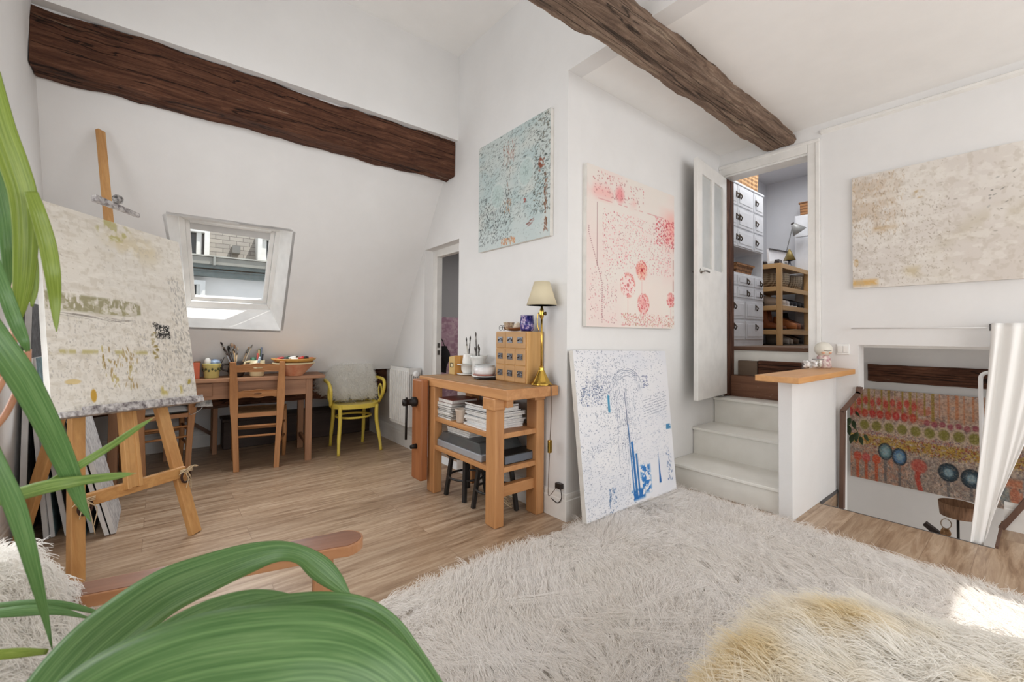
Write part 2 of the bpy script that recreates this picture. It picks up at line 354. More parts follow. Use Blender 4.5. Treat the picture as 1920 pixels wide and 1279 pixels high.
q = [quad_lerp(k2, a, c)+SN*.02 for a, c in ((0, 0), (1, 0), (1, .10), (0, .09))]; MB().hexa(q+[p+SN*.012 for p in q]).build('blind', plain('blind_grey', (196, 196, 195), .6), w1)
MB().tube([quad_lerp(k2, .0, -.02)+SN*.005, quad_lerp(k2, 1., -.02)+SN*.005], .014, 10).build('handle_bar', WHT, w1)

# ---------------------------------------------------------------- house across the street, seen through the roof window
YB = 13.0
hb = thing('apartment_building', 'pale house front across the street with slate mansard seen through the roof window', 'building', (3, YB, -9))
def hx(u, v): p = onY(u, v, YB); return float(p[0]), float(p[2])
xl, xr_ = -14., 18.
z = lambda v: hx(430, v)[1]
zt, zc2, zg = z(523), z(503), z(488)       # top of render, band, gutter
MB().box((xl, YB, -9), (xr_, YB+5, zt)).build('facade', plaster('facade_render', (236, 234, 230)), hb)
ZINC = plain('zinc', (112, 126, 126), .5, .3, var=(96, 110, 110)); mb = MB()
mb.box((xl, YB-.25, zt), (xr_, YB+1, zt+(zc2-zt)*.55)).box((xl, YB-.3, zt+(zc2-zt)*.45), (xr_, YB, zt+(zc2-zt)*.6)).box((xl, YB-.4, zt+(zc2-zt)*.7), (xr_, YB+.4, zc2)); mb.build('cornice', ZINC, hb)
GUT = plain('gutter_zinc', (150, 152, 146), .5, .2); zz = zc2
gh = zg-zz; MB().box((xl, YB-.5, zz), (xr_, YB-.1, zz+gh*.8)).build('gutter', plain('gutter_face', (146, 146, 138), .6), hb)
for k in range(26): MB().box((xl+k*1.15, YB-.56, zz-.02), (xl+k*1.15+.05, YB-.09, zz+gh*.9)).build('gutter_bracket', GUT, hb)
MB().box((xl, YB-.54, zz+gh*.85), (xr_, YB+.2, zz+gh)).build('gutter_lip', plain('gutter_lip', (176, 175, 166), .6), hb)
def slate():
    t = NT('slate_tiles'); co = t.coords((1, 0, 1)); sw = t.n('ShaderNodeMapping'); sw.inputs['Rotation'].default_value = (PI/2, 0, 0); t.l(co, sw.inputs[0])
    br = t.n('ShaderNodeTexBrick', Scale=1., Mortar_Size=.008, Brick_Width=.30, Row_Height=.115); br.inputs['Color1'].default_value = L4((150, 145, 136)); br.inputs['Color2'].default_value = L4((134, 130, 123)); br.inputs['Mortar'].default_value = L4((92, 88, 84))
    t.l(sw.outputs[0], br.inputs['Vector']); t.base(br.outputs['Color']); t.b.inputs['Roughness'].default_value = .6; return t.m
MB().add([(xl, YB+.1, zg), (xr_, YB+.1, zg), (xr_, YB+1.7, zz+6), (xl, YB+1.7, zz+6), (xl, YB+5, zg), (xr_, YB+5, zg)], [(0, 1, 2, 3), (0, 3, 4), (1, 5, 2), (4, 3, 2, 5), (0, 4, 5, 1)]).build('slate_roof', slate(), hb)
FRM = plain('far_frame_white', (228, 228, 224), .5); FGL = plain('far_glass', (44, 62, 70), .08)
def far_window(u0, u1, v0, v1, y, split):
    x0, zt_ = [float(onY(u0, v0, y)[k]) for k in (0, 2)]; x1, zb = [float(onY(u1, v1, y)[k]) for k in (0, 2)]
    fr = MB(); w = .1
    fr.box((x0-w, y, zb-w), (x0, y+1.2, zt_+w)).box((x1, y, zb-w), (x1+w, y+1.2, zt_+w)).box((x0, y, zt_), (x1, y+1.2, zt_+w)).box((x0, y, zb-w), (x1, y+1.2, zb))
    xs = x0+(x1-x0)*split; fr.box((xs-.05, y+.08, zb), (xs+.05, y+.16, zt_))
    o = fr.build('window', FRM, hb); MB().box((x0, y+.2, zb), (x1, y+.24, zt_)).build('pane', FGL, o)
far_window(352, 383, 432, 484, YB-.15, .68); far_window(492, 508, 448, 488, YB-.15, .3); far_window(340, 375, 531, 557, YB-.28, .95)
x0, z0 = hx(435, 473); MB().box((x0, YB-.1, z0-.02), (x0+.17, YB+1, z0+.16)).build('roof_vent', plain('vent_grey', (120, 120, 116), .6), hb)

# ---------------------------------------------------------------- timber beams
def hewn(name, label, A, B, w, h, mat, seed, n=60, amp=.012):
    """rough-hewn beam: A, B = centres of the two ends"""
    g = np.random.default_rng(seed); A, B = np.array(A, float), np.array(B, float); d, sd, up = orient(B-A); rows = []
    base = [(-.5, -.5), (-.25, -.53), (.0, -.5), (.25, -.52), (.5, -.5), (.53, -.2), (.5, 0), (.52, .25), (.5, .5), (0, .5), (-.5, .5), (-.52, .25), (-.5, 0), (-.53, -.25)]
    k = len(base); ph = g.random((k, 3))*6; cs = np.array(base)
    for i in range(n):
        t = i/(n-1); x = t*6; dv = amp*(np.sin(x*1.7+ph[:, 0])*.5+np.sin(x*4.1+ph[:, 1])*.35+np.sin(x*9.3+ph[:, 2])*.25)+g.normal(0, amp*.13, k)
        rows.append([A+(B-A)*t+sd*(c[0]*w+dv[q]*np.sign(c[0]))+up*(c[1]*h+dv[q]*np.sign(c[1])*.8) for q, c in enumerate(cs)])
    mb = MB().grid(rows, False, True); mb.F += [tuple(range(k))[::-1], tuple((n-1)*k+j for j in range(k))]; mb.S += [False, False]
    o = mb.build(name, mat); return tagp(o, label, 'beam')
hewn('timber_beam', 'long dark brown timber beam under the dormer wall, spanning from left wall to partition', (-.545, 3.33, 2.678), (XP-.006, 3.325, 2.682), .17, .295, dark_timber('x'), 3)
hewn('timber_beam', 'paler rough hewn beam under the low ceiling ending above the closet door', (-.2, 1.385, 2.757), (XR-.003, 1.377, 2.802), .2, .135, dark_timber('x', True), 5, 80, .014)
hewn('roof_purlin', 'dark timber running along the foot of the sloped wall behind yellow armchair', (-.5, 4.72, .632), (XP-.004, 4.72, .632), .16, .27, dark_timber('x'), 8, 40)
# ================================================================ STEPS, STUB WALL, DOOR, STAIRWELL
st = thing('staircase', 'short white painted steps with dark timber upper risers rising to closet door', 'stairs', (3.5, 1.45, 0))
for x0, x1, zt in ((3.113, 3.53, .17), (3.504, 3.90, .39), (3.872, 4.09, .61)):
    mb = MB(); mb.box((x0+.012, 1.083, 0 if x0 < 3.6 else .02), (x1, YPK-.004, zt-.022)); mb.box((x0-.006, 1.083, zt-.022), (x1, YPK-.002, zt)); mb.build('step', STEPW, st, .004)
MB().box((4.092, 1.19, .60), (4.2, 1.85, .80)).build('riser_beam', wood('riser_brown', (98, 64, 46), (126, 88, 66), 'y', .8, 18, (78, 50, 36), .45, .8), st, .008)
MB().box((4.152, 1.19, .8), (4.24, 1.62, .94)).build('riser_beam', dark_timber('y'), st, .006)
MB().box((4.150, 1.626, .8), (4.24, 1.792, .935)).build('riser_beam', wood('riser_grey', (96, 80, 66), (110, 92, 76), 'y', .8, 14), st, .006)
MB().box((4.2, 1.19, .3), (4.30, 1.855, 1.03)).build('upper_riser', STEPW, st)
MB().box((4.17, 1.185, 1.028), (4.36, 1.86, 1.064)).build('threshold', wood('threshold_oak', (84, 58, 44), (108, 80, 62), 'y', .8, 14, (64, 44, 34), .5, .5), st, .006)
DOORPOST = MB().box((4.005, 1.825, .62), (4.15, 1.8575, 2.6))

o = MB().box((3.09, 1.003, 0), (3.999, 1.085, .885)).build('wall_stub', WALL, None, .004); o['kind'] = 'structure'
LEDGE = wood('oak_ledge', (196, 140, 84), (212, 160, 104), 'x', .45, 14, (184, 126, 72))
tagp(MB().prism([(2.80, 1.11), (2.80, .875), (3.95, .875), (3.998, .96), (3.998, 1.11)], fZ(.886), 0, .036).build('wooden_ledge', LEDGE, None, .004), 'light oak board capping the white stub wall beside the steps', 'ledge')
# jars and head on the ledge
GL = glass(); ZL = .923
def jar(name, label, x, y, r, h, fillc, lid=False):
    t = thing(name, label, 'jar', (x, y, ZL), 'glass jars on the oak ledge')
    MB().lathe([(r*.9, 0), (r, .006), (r, h*.85), (r*.9, h*.93), (r*.9, h), (r*.82, h), (r*.82, h*.9), (r*.9, h*.82), (r*.9, .012), (0, .01)], (x, y, ZL), 20).build('jar_body', pane_mat(), t)
    mb = MB()
    for k in range(26): a = rnd.random()*6.3; q = rnd.random()*r*.66; mb.ball((x+q*math.cos(a), y+q*math.sin(a), ZL+.018+rnd.random()*h*.62), .009, 4)
    mb.build('jar_filling', plain(fillc[0], fillc[1], .7), t)
    if lid: MB().lathe([(r*.98, h), (r*.98, h+.006), (r*.7, h+.012), (0, h+.012)], (x, y, ZL), 20).build('lid', pane_mat(), t); MB().tube([(x+r*1.02*math.cos(a), y+r*1.02*math.sin(a), ZL+h-.006) for a in np.linspace(0, 2*PI, 20, endpoint=False)], .0025, 6, closed=True).build('wire_clasp', plain('steel', (160, 160, 160), .3, 1.), t)
for u, v, nm in ((1512, 693, 0), (1527, 692, 1)):
    p = onZ(u, v, ZL)
    jar('glass_jar', ['small glass tumbler of white pebbles, leftmost on the oak ledge', 'small glass tumbler of white shells beside the clip-top jar'][nm], p[0], p[1], .03, .062, ('white_pebbles', (232, 230, 228)))
p = onZ(1540, 692, ZL); jar('glass_jar', 'clip-top glass jar with cream contents in front of the white head', p[0], p[1]+.02, .034, .075, ('cream_shells', (224, 216, 200)), True)
p = onZ(1556, 690.5, ZL); hd = thing('doll_head_vase', 'white bald ceramic figure with round head on the oak ledge', 'figurine', (p[0], p[1]+.04, ZL)); c = np.array([p[0], p[1]+.04, ZL])
CER = plain('head_ceramic', (222, 218, 206), .45)
MB().lathe([(.045, 0), (.05, .01), (.047, .05), (.04, .085), (.03, .1)], c, 24).build('body', plain('head_floral', (226, 218, 210), .5, var=(170, 110, 120), vs=60), hd)
MB().ball(c+[0, 0, .14], .058, 14, (1, 1, .95)).build('head', CER, hd)
nd = np.array([-.72, -.69, 0]); sd = np.array([.69, -.72, 0])
MB().tube([c+nd*.053+sd*(-.026)+[0, 0, .133], c+nd*.0585+[0, 0, .129], c+nd*.053+sd*.026+[0, 0, .133]], .0022, 6).build('eyelid_line', plain('eyelid', (96, 88, 80), .6), hd)
mb = MB(); mb.ball(c+nd*.049+sd*.02+[0, 0, .115], .011, 6, (1, 1, .7)); mb.ball(c+nd*.046-sd*.026+[0, 0, .115], .012, 6, (1, 1, .7)); mb.build('cheek', plain('cheek_blush', (220, 168, 138), .6), hd)
# light switch on the right wall
p = onX(1581, 655, XR); sw = thing('light_switch', 'white double light switch on the right wall above the oak ledge', 'switch', (XR-.001, p[1], p[2]-.04))
MB().box((XR-.009, p[1]-.04, p[2]-.04), (XR-.0005, p[1]+.04, p[2]+.04)).build('cover_plate', WHT, sw, .003)
for k in (-1, 1): MB().box((XR-.014, p[1]+k*.018-.015, p[2]-.026), (XR-.008, p[1]+k*.018+.015, p[2]+.026)).build('rocker', TRIM, sw, .002)

# ---- closet door frame + leaf (door_2)
d2 = struct('door_2'); d2.location = (4.0, 1.52, .61)
mb = MB()
mb.box((3.985, 1.10, .92), (4.0, 1.18, 2.70)); mb.box((3.978, 1.098, .921), (3.9985, 1.125, 2.689)); mb.box((3.984, 1.181, 2.627), (3.9985, 1.857, 2.70)); mb.box((3.977, 1.097, 2.69), (3.9984, YPK-.002, 2.716)); mb.box((3.985, 1.858, .62), (3.9985, YPK-.001, 2.689)); mb.build('architrave', TRIM, d2, .003)
mb = MB(); mb.box((4.0, 1.172, .92), (4.15, 1.181, 2.626)); mb.box((4.0, 1.18, 2.612), (4.15, 1.858, 2.627)); mb.build('jamb', TRIM, d2); DOORPOST.build('door_post', dark_timber('z'), d2)
th = math.radians(6.5); hp = np.array([3.972, 1.846, .64]); ex = np.array([-math.cos(th), -math.sin(th), 0]); en = np.array([math.sin(th), -math.cos(th), 0])
def fD(a, b, t): return hp+ex*a+np.array([0, 0, b])+en*t
W_, H_ = .665, 1.95
pane = [(.09, 1.08), (.30, 1.08), (.30, 1.84), (.09, 1.84)]; pane2 = [(.36, 1.08), (.57, 1.08), (.57, 1.84), (.36, 1.84)]
MB().prism(R4(0, 0, W_, H_), fD, 0, .035, [pane, pane2]).build('leaf', TRIM, d2, .003)
for q in (pane, pane2): MB().prism(q, fD, .014, .02).build('pane', plain('etched_glass', (196, 198, 196), .15), d2)
STEEL = plain('satin_steel', (150, 148, 144), .3, 1.)
for s, t0 in ((1, .035), (-1, .0)):
    mb = MB(); c = fD(W_-.06, 1.04, t0); mb.lathe([(.022, 0), (.022, .006), (.009, .01), (.009, .03*1)], c, 14, en*s); c2 = c+en*s*.035
    if s > 0: mb.tube([c2-en*.01, c2, c2-ex*.03, c2-ex*.085-np.array([0, 0, .004])], .0075, 8)
    mb.build('door_handle', STEEL, d2)
MB().tube([fD(.02, -.02, .017), fD(.02, 1.9, .017)], .006, 6).build('hinge_pin', STEEL, d2)
# ---- small doorway (door_1)
d1 = struct('door_1'); d1.location = (XP, 3.46, 0)
mb = MB(); mb.box((XP+.09, 3.70, 0), (XP+.15, 3.785, 1.99)); mb.box((XP+.091, 3.155, 1.90), (XP+.149, 3.699, 1.985)); mb.box((XP+.092, 3.161, 0), (XP+.148, 3.19, 1.899)); mb.build('frame', TRIM, d1, .004)
for zc in (.975, 1.045): MB().box((XP+.105, 3.697, zc-.022), (XP+.13, 3.702, zc+.022)).build('strike_plate', plain('plate_steel', (120, 116, 110), .4, .9), d1)
# ---- pink hanging in the side room + dark bag
# (painting built with the other paintings)

# ---- stair opening trims, rail, curtain
TRB = wood('trim_brown', (92, 66, 54), (112, 84, 70), 'z', .6, 20)
so = thing('stair_opening_frame', 'narrow dark brown wooden edging around the stair opening in right wall', 'trim', (XR, .6, 0))
def edge(p, q, w=.026):
    p, q = np.array([XR-.006, *p]), np.array([XR-.006, *q]); return MB().bar(p, q, .05, w, (0, 0, 1) if abs(p[1]-q[1]) > .02 else (0, 1, 0))
edge((.972, -.13), (.962, .60)).build('edging', TRB, so); edge((.965, .598), (.86, .755)).build('edging', TRB, so); edge((.866, .745), (.86, .79), .03).build('edging', TRB, so)
edge((.178, .0), (-.3, .93)).build('edging', TRB, so)
MB().bar((3.585, .178, -.01), (3.99, .178, -.01), .012, .05).build('edging', TRB, so); MB().bar((3.6, 1.0, -.006), (3.99, 1.0, -.006), .012, .02).build('edging', plain('edge_dark', (84, 82, 82), .6), so)
MB().bar((3.577, .185, -.006), (3.577, 1.0, -.006), .012, .014).build('edging', plain('edge_dark', (84, 82, 82), .6), so)
WBLK = plain('white_steel', (238, 238, 238), .35)
pr_ = [onX(1842, 880, 3.93), onX(1840, 780, 3.93), onX(1838.5, 716, 3.93), onX(1841, 704, 3.93), onX(1848, 699.5, 3.93), onX(1857, 698, 3.93), onX(1900, 690, 3.93)]
tagp(MB().tube(cr(pr_, 5), .011, 10).build('stair_rail', WBLK), 'white tubular handrail bending into the stair opening behind the curtain', 'handrail')
rd = thing('curtain_rod', 'thin white curtain rod fixed above the stair opening', 'curtain rod', (3.9, .5, 1.22))
MB().tube([(3.9, .885, 1.219), (3.9, -.5, 1.219)], .005, 8).build('rod', WBLK, rd); MB().tube([(XR, .885, 1.219), (3.9, .885, 1.219)], .004, 8).build('bracket', WBLK, rd); MB().tube([(XR, .205, 1.236), (3.89, .205, 1.236), (3.89, .205, 1.2)], .006, 8).build('bracket', plain('bracket_grey', (120, 120, 120), .4, .6), rd)
# curtain: two hanging lengths gathered by the rail
def curtain():
    n, m_ = 90, 40; P = np.zeros((m_, n, 3))
    for i in range(m_):
        s = i/(m_-1)
        for j in range(n):
            q = j/(n-1); g = s**1.2
            top = np.array([3.875, .20-.30*q, 1.245]); bot = np.array([3.60+.10*q, .285-.115*q, -.03+.30*max(0, q-.45)/.55])
            p = top*(1-g)+bot*g; amp = .022*(1-.35*s)*(.7+.5*math.sin(5*q+1.)); ph = 2*PI*(3.2*q+1.6*q*q)+1.1*math.sin(2.0*s+q*3)+.6*math.sin(9*q)
            p = p+np.array([-.75, -.2, 0])*amp*math.sin(ph)*(.35+.65*min(1, s*5+.35)); p[2] = top[2]*(1-s)+bot[2]*s
            P[i, j] = p
    return P
cu = thing('curtain', 'white cotton curtain gathered at the right end of the stair opening', 'curtain', (3.8, .15, 1.24))
t = NT('white_cotton'); t.b.inputs['Base Color'].default_value = L4((236, 234, 231)); t.b.inputs['Roughness'].default_value = .9; t.bump(t.noise(t.coords((300, 300, 300)), 3), .05, .002); MATS['white_cotton'] = t.m
MB().grid(curtain()).build('curtain_panel', t.m, cu, solid=.003)

# ---- things seen down the stairwell
hewn('lintel_timber', 'dark brown timber set in the white stairwell wall above the colourful painting', (4.985, 1.01, .84), (4.985, -.6, .84), .04, .148, dark_timber('y'), 11, 30, .005)
fl = thing('floor_lamp', 'floor lamp with brown wicker drum shade standing low in the stairwell', 'lamp', (4.62, .40, -2.3))
lc = onX(1796, 956, 4.62); lx, ly, lz = float(lc[0]), float(lc[1]), float(lc[2])
def wicker(name, c1, c2, sc=(1, 1, 1), s=60):
    if name in MATS: return MATS[name]
    t = NT(name); co = t.coords(sc); w = t.n('ShaderNodeTexWave', Scale=s, Distortion=1.5, Detail=2.); t.l(co, w.inputs['Vector']); w2 = t.n('ShaderNodeTexWave', _bands_direction='Z', Scale=s*.8, Distortion=2.); t.l(co, w2.inputs['Vector'])
    f = t.mix(.5, w.outputs['Color'], w2.outputs['Color']); x = t.n('ShaderNodeSeparateColor'); t.l(f, x.inputs[0]); t.base(t.ramp(x.outputs[0], [(.25, c1), (.7, c2)])); t.b.inputs['Roughness'].default_value = .75; t.bump(x.outputs[0], .6, .006); MATS[name] = t.m; return t.m
MB().lathe([(.098, -.048), (.106, .048), (.101, .048), (.093, -.048)], (lx, ly, lz), 32).build('lamp_shade', wood('wicker_shade', (96, 66, 46), (146, 110, 82), 'z', .8, 90, (120, 86, 60)), fl)
MB().tube([(lx, ly, lz+.02), (lx, ly, -2.28)], .008, 8).build('pole', plain('dark_steel', (60, 56, 54), .5, .6), fl)
MB().lathe([(.13, 0), (.13, .015), (.02, .03)], (lx, ly, -2.3), 24).build('base', plain('dark_steel', (60, 56, 54), .5, .6), fl)
dc = thing('dreamcatcher', 'small brown feather dreamcatcher hanging below the wicker lamp shade', 'ornament', (lx-.03, ly+.06, lz-.1))
q = np.array([lx-.03, ly+.06, lz-.115]); MB().tube([q+[.02*math.sin(a), .028*math.cos(a), .03*math.sin(a)] for a in np.linspace(0, 2*PI, 18, endpoint=False)], .003, 6, closed=True).build('hoop', plain('hoop_tan', (150, 128, 104), .7), dc)
FEA = plain('feather_brown', (120, 84, 52), .8, var=(168, 132, 92), vs=40)
for k in range(4): b = q+[0, -.012+.01*k, -.035]; MB().grid([[b+np.array([.004*math.sin(k), (w_-.5)*.03*math.sin(PI*min(1, s+.05)), -s*(.07+.02*(k % 2))]) for w_ in (0, .5, 1)] for s in np.linspace(0, 1, 8)]).build('feather', FEA, dc, solid=.001)
dk = onX(1757, 994, 4.7); tagp(MB().bar(dk+[0, .07, .03], dk+[0, -.05, -.06], .03, .05, (1, 0, 0), .05, .03).build('dark_ornament', plain('dark_wood_orn', (48, 36, 32), .5)), 'dark carved ornament left of the wicker lamp in the stairwell', 'ornament')
lp_ = thing('leafy_plant', 'small dark green leafy plant at left edge of stair opening', 'plant', (4.3, 1.05, .35)); LEAFD = plain('leaf_dark', (46, 62, 40), .5, var=(66, 84, 50), vs=20)
for k, (u, v, ln, a) in enumerate(((1588, 800, .07, -.6), (1594, 795, .08, -.2), (1600, 800, .07, .2), (1592, 810, .08, .1), (1606, 822, .08, .0), (1613, 830, .07, .25), (1600, 826, .08, -.2), (1621, 826, .06, .5), (1587, 785, .06, -.9), (1604, 783, .05, .7))):
    b = onX(u, v-12, 4.3); dr = np.array([-.2, -math.sin(a), -math.cos(a)]); sdv = np.array([.2, math.cos(a), -math.sin(a)])*.4
    MB().grid([[b+dr*ln*s+sdv*(w_-.5)*ln*1.1*math.sin(PI*s**.7)+np.array([-.012*math.sin(PI*s)*(abs(w_-.5)*2), 0, 0]) for w_ in (0, .5, 1)] for s in np.linspace(0.02, 1, 9)]).build('leaf', LEAFD, lp_, solid=.001)
MB().tube(cr([(4.3, 1.185, .5), (4.3, 1.06, .47), onX(1596, 790, 4.3), onX(1612, 818, 4.3)], 5), .003, 6).build('stem', LEAFD, lp_)

bk = thing('black_bag', 'black coat or bag hanging just inside the small doorway', 'bag', (2.5, 4.3, .72)); mbk = MB()
P = [[(2.50+(.05+.035*math.sin(s*5))*math.sin(PI*min(.98, max(.05, s)))**.5*math.cos(a), 4.3+.06*math.sin(a), 1.02-.3*s) for a in np.linspace(0, 2*PI, 14, endpoint=False)] for s in np.linspace(0, 1, 12)]
mbk.grid(P, True, True); mbk.build('bag_body', plain('black_cloth', (30, 28, 30), .9), bk); MB().tube(cr([(2.52, 4.3, 1.0), (2.56, 4.5, 1.12), (2.6, 4.91, 1.16)], 5), .006, 6).build('strap', plain('black_cloth', (30, 28, 30), .9), bk)
# ================================================================ PAINTINGS (colour laid on fine grids with numpy)
def vn(h, w, ny, nx, seed):
    g = np.random.default_rng(seed).random((ny+2, nx+2)); y = np.linspace(0, ny, h); x = np.linspace(0, nx, w); yi = y.astype(int); xi = x.astype(int); fy = (y-yi)[:, None]; fx = (x-xi)[None]
    fy = fy*fy*(3-2*fy); fx = fx*fx*(3-2*fx); a = g[np.ix_(yi, xi)]; b = g[np.ix_(yi, xi+1)]; c = g[np.ix_(yi+1, xi)]; d = g[np.ix_(yi+1, xi+1)]
    return (a*(1-fx)+b*fx)*(1-fy)+(c*(1-fx)+d*fx)*fy
def fb(h, w, ny, nx, seed, o=3):
    return sum(vn(h, w, ny*2**k, nx*2**k, seed+k)*.5**k for k in range(o))/sum(.5**k for k in range(o))
class Pt:
    def __init__(s, h, w, base, seed): s.h, s.w = h, w; s.g = np.random.default_rng(seed); s.A = np.ones((h, w, 3))*np.array(base, float); s.y, s.x = np.mgrid[0:h, 0:w]; s.y = s.y/h; s.x = s.x/w; s.sd = seed*50
    def n(s, ny, nx, o=3): s.sd += 11; return fb(s.h, s.w, ny, nx, s.sd, o)
    def put(s, m, col): m = np.clip(m, 0, 1)[..., None]; s.A = s.A*(1-m)+np.array(col, float)*m; return s
    def thr(s, f, lo, hi): return np.clip((f-lo)/(hi-lo), 0, 1)
    def reg(s, x0, x1, y0, y1, f=.03): return np.clip((s.x-x0)/f, 0, 1)*np.clip((x1-s.x)/f, 0, 1)*np.clip((s.y-y0)/f, 0, 1)*np.clip((y1-s.y)/f, 0, 1)
    def blob(s, cx, cy, rx, ry, f=.25): r = np.sqrt(((s.x-cx)/rx)**2+((s.y-cy)/ry)**2); return np.clip((1-r)/f, 0, 1)
    def ring(s, cx, cy, rx, ry, w): r = np.sqrt(((s.x-cx)/rx)**2+((s.y-cy)/ry)**2); return np.clip(1-np.abs(r-1)/w, 0, 1)
    def dabs(s, n, area, lx, ly, col, al=.8, ang=0., da=.3, colv=12):
        x0, x1, y0, y1 = area
        for k in range(n):
            cx, cy = x0+(x1-x0)*s.g.random(), y0+(y1-y0)*s.g.random(); L, W = lx*(.5+s.g.random()), ly*(.6+.8*s.g.random()); a = ang+s.g.normal(0, da)
            px, py = int(cx*s.w), int(cy*s.h); R = int(max(L, W)*max(s.w, s.h))+2; xa, xb, ya, yb = max(0, px-R), min(s.w, px+R), max(0, py-R), min(s.h, py+R)
            if xa >= xb or ya >= yb: continue
            X = s.x[ya:yb, xa:xb]-cx; Y = (s.y[ya:yb, xa:xb]-cy)*s.h/s.w; u = X*math.cos(a)+Y*math.sin(a); v = -X*math.sin(a)+Y*math.cos(a)
            m = np.clip((1-np.sqrt((u/L)**2+(v/W)**2))*2.5, 0, 1)[..., None]*al*(.6+.4*s.g.random()); c = np.array(col[s.g.integers(len(col))] if isinstance(col, list) else col, float)+s.g.normal(0, colv)
            s.A[ya:yb, xa:xb] = s.A[ya:yb, xa:xb]*(1-m)+c*m
        return s
PAINTM = {}
def paint_mat(strength=.25):
    k = round(strength, 2)
    if k in PAINTM: return PAINTM[k]
    t = NT('oil_paint'); a = t.n('ShaderNodeAttribute', _attribute_name='paint'); t.base(a.outputs['Color']); t.b.inputs['Roughness'].default_value = .6; t.b.inputs['Specular IOR Level'].default_value = .3
    t.bump(t.noise(t.coords((1, 1, 1)), 90, 4, .7), strength, .004); PAINTM[k] = t.m; return t.m
CANV = plain('canvas_edge', (226, 223, 217), .85, var=(214, 210, 203), vs=14)
def painting(name, label, corners, thick, pt, cat='painting', edge=CANV, back=None, group=None):
    TL, TR, BR, BL = [np.asarray(p, float) for p in corners]; n = np.cross(BL-TL, TR-TL); n /= np.linalg.norm(n)
    base = (BL+BR)/2-n*thick/2; t = thing(name, label, cat, base, group); A = np.clip(pt.A, 0, 255); h, w = A.shape[:2]
    a = np.linspace(0, 1, w)[None, :, None]; b = np.linspace(0, 1, h)[:, None, None]
    P = (TL*(1-a)+TR*a)*(1-b)+(BL*(1-a)+BR*a)*b
    o = MB().grid(P+n*.0006).build('painted_surface', paint_mat(), t); ca = o.data.color_attributes.new('paint', 'FLOAT_COLOR', 'POINT')
    c = np.ones((h*w, 4), np.float32); c[:, :3] = lin(A.reshape(-1, 3)); ca.data.foreach_set('color', c.ravel())
    q = [BL, BR, TR, TL]; MB().hexa([p-n*thick for p in q]+q).build('stretcher', edge, t, .002); return t

# easel painting
p = Pt(420, 330, (217, 211, 201), 1)
p.put(p.thr(p.n(5, 4), .45, .75)*.55, (226, 219, 208)).put(p.thr(p.n(30, 6), .6, .72)*.4, (196, 186, 170))
p.put(p.reg(.3, .85, .0, .24, .12)*p.thr(p.n(9, 10), .45, .66)*.5, (203, 184, 140)).put(p.blob(.45, .05, .14, .07)*p.thr(p.n(16, 16), .5, .6)*.7, (170, 162, 96))
bar = p.reg(-.1, .60, .435, .53, .012)*np.clip((.0012-((p.x-.38)*.0)**2)*1e4, 0, 1); bar = bar*np.clip((.075-np.abs(p.y-.482)*(1+np.clip((p.x-.45)*9, 0, 9)))/.02, 0, 1)
p.put(bar*p.thr(p.n(26, 50), .30, .38)*.95, (150, 144, 112)).put(p.reg(.30, .52, .50, .527, .006)*.95, (158, 151, 116)).put(bar*p.thr(p.n(40, 34), .58, .64)*.8, (212, 205, 194)).put(p.reg(.32, .58, .45, .495, .02)*p.thr(np.sin(p.x*190+p.y*60+p.n(8, 8)*5), .3, .9)*.75, (206, 196, 186))
p.dabs(1100, (0, 1, .54, .99), .009, .004, [(160, 153, 142), (172, 163, 147), (146, 142, 138), (184, 176, 164)], .45, PI/2, .5).dabs(260, (.55, 1, .6, .95), .014, .006, [(158, 153, 146), (142, 138, 134)], .5, PI/2, .4).dabs(60, (.1, 1, .5, .95), .03, .012, [(188, 181, 170), (196, 190, 178)], .35, PI/2, .3)
p.put(p.thr(p.n(40, 40, 3), .58, .68)*.35, (190, 180, 164)).put(p.thr(p.n(60, 14, 3), .58, .66)*.4, (234, 229, 220)).dabs(700, (0, 1, .55, 1), .006, .003, [(176, 168, 154), (190, 182, 168), (160, 156, 150)], .5, 0, 1).dabs(300, (0, 1, .05, .5), .008, .003, [(168, 162, 152), (186, 176, 156)], .5, .6, .9).dabs(150, (.85, 1, .25, .75), .016, .005, [(140, 136, 130)], .55, 1.4, .3)
p.put(p.reg(.0, .62, .705, .735, .012)*p.thr(p.n(14, 30), .38, .55)*.8, (178, 166, 108)).dabs(60, (.3, .55, .7, .9), .02, .006, [(160, 142, 72), (150, 120, 60)], .7, PI/2, .2)
p.put(p.blob(.23, .93, .02, .035)*.9, (186, 142, 46)).put(p.blob(.12, .86, .05, .014)*.7, (206, 178, 112)).put(p.blob(.93, .88, .03, .03)*p.thr(p.n(20, 20), .45, .55), (168, 150, 70)).put(p.reg(.68, .88, .9, .965, .02)*p.thr(p.n(24, 30), .48, .56)*.8, (186, 168, 92)).dabs(30, (.66, .7, .6, .75), .012, .01, [(150, 132, 80)], .7)
p.put(p.reg(.69, .82, .552, .64, .01)*p.thr(p.n(170, 150, 2), .40, .48), (40, 38, 36)).dabs(24, (.68, .73, .545, .57), .006, .004, [(40, 38, 36)], .9)
p.dabs(12, (.02, .5, .54, .56), .09, .0025, [(120, 112, 104)], .7, .06, .05)
EP = [at(70, 373, 1.08377*1.9), at(335, 455, 1.48947*1.9), at(370, 748, 1.4057*1.9), at(97, 778, 1.9)]
painting('easel_painting', 'large cream abstract canvas with olive bar and black patch standing on the easel', EP, .032, p)
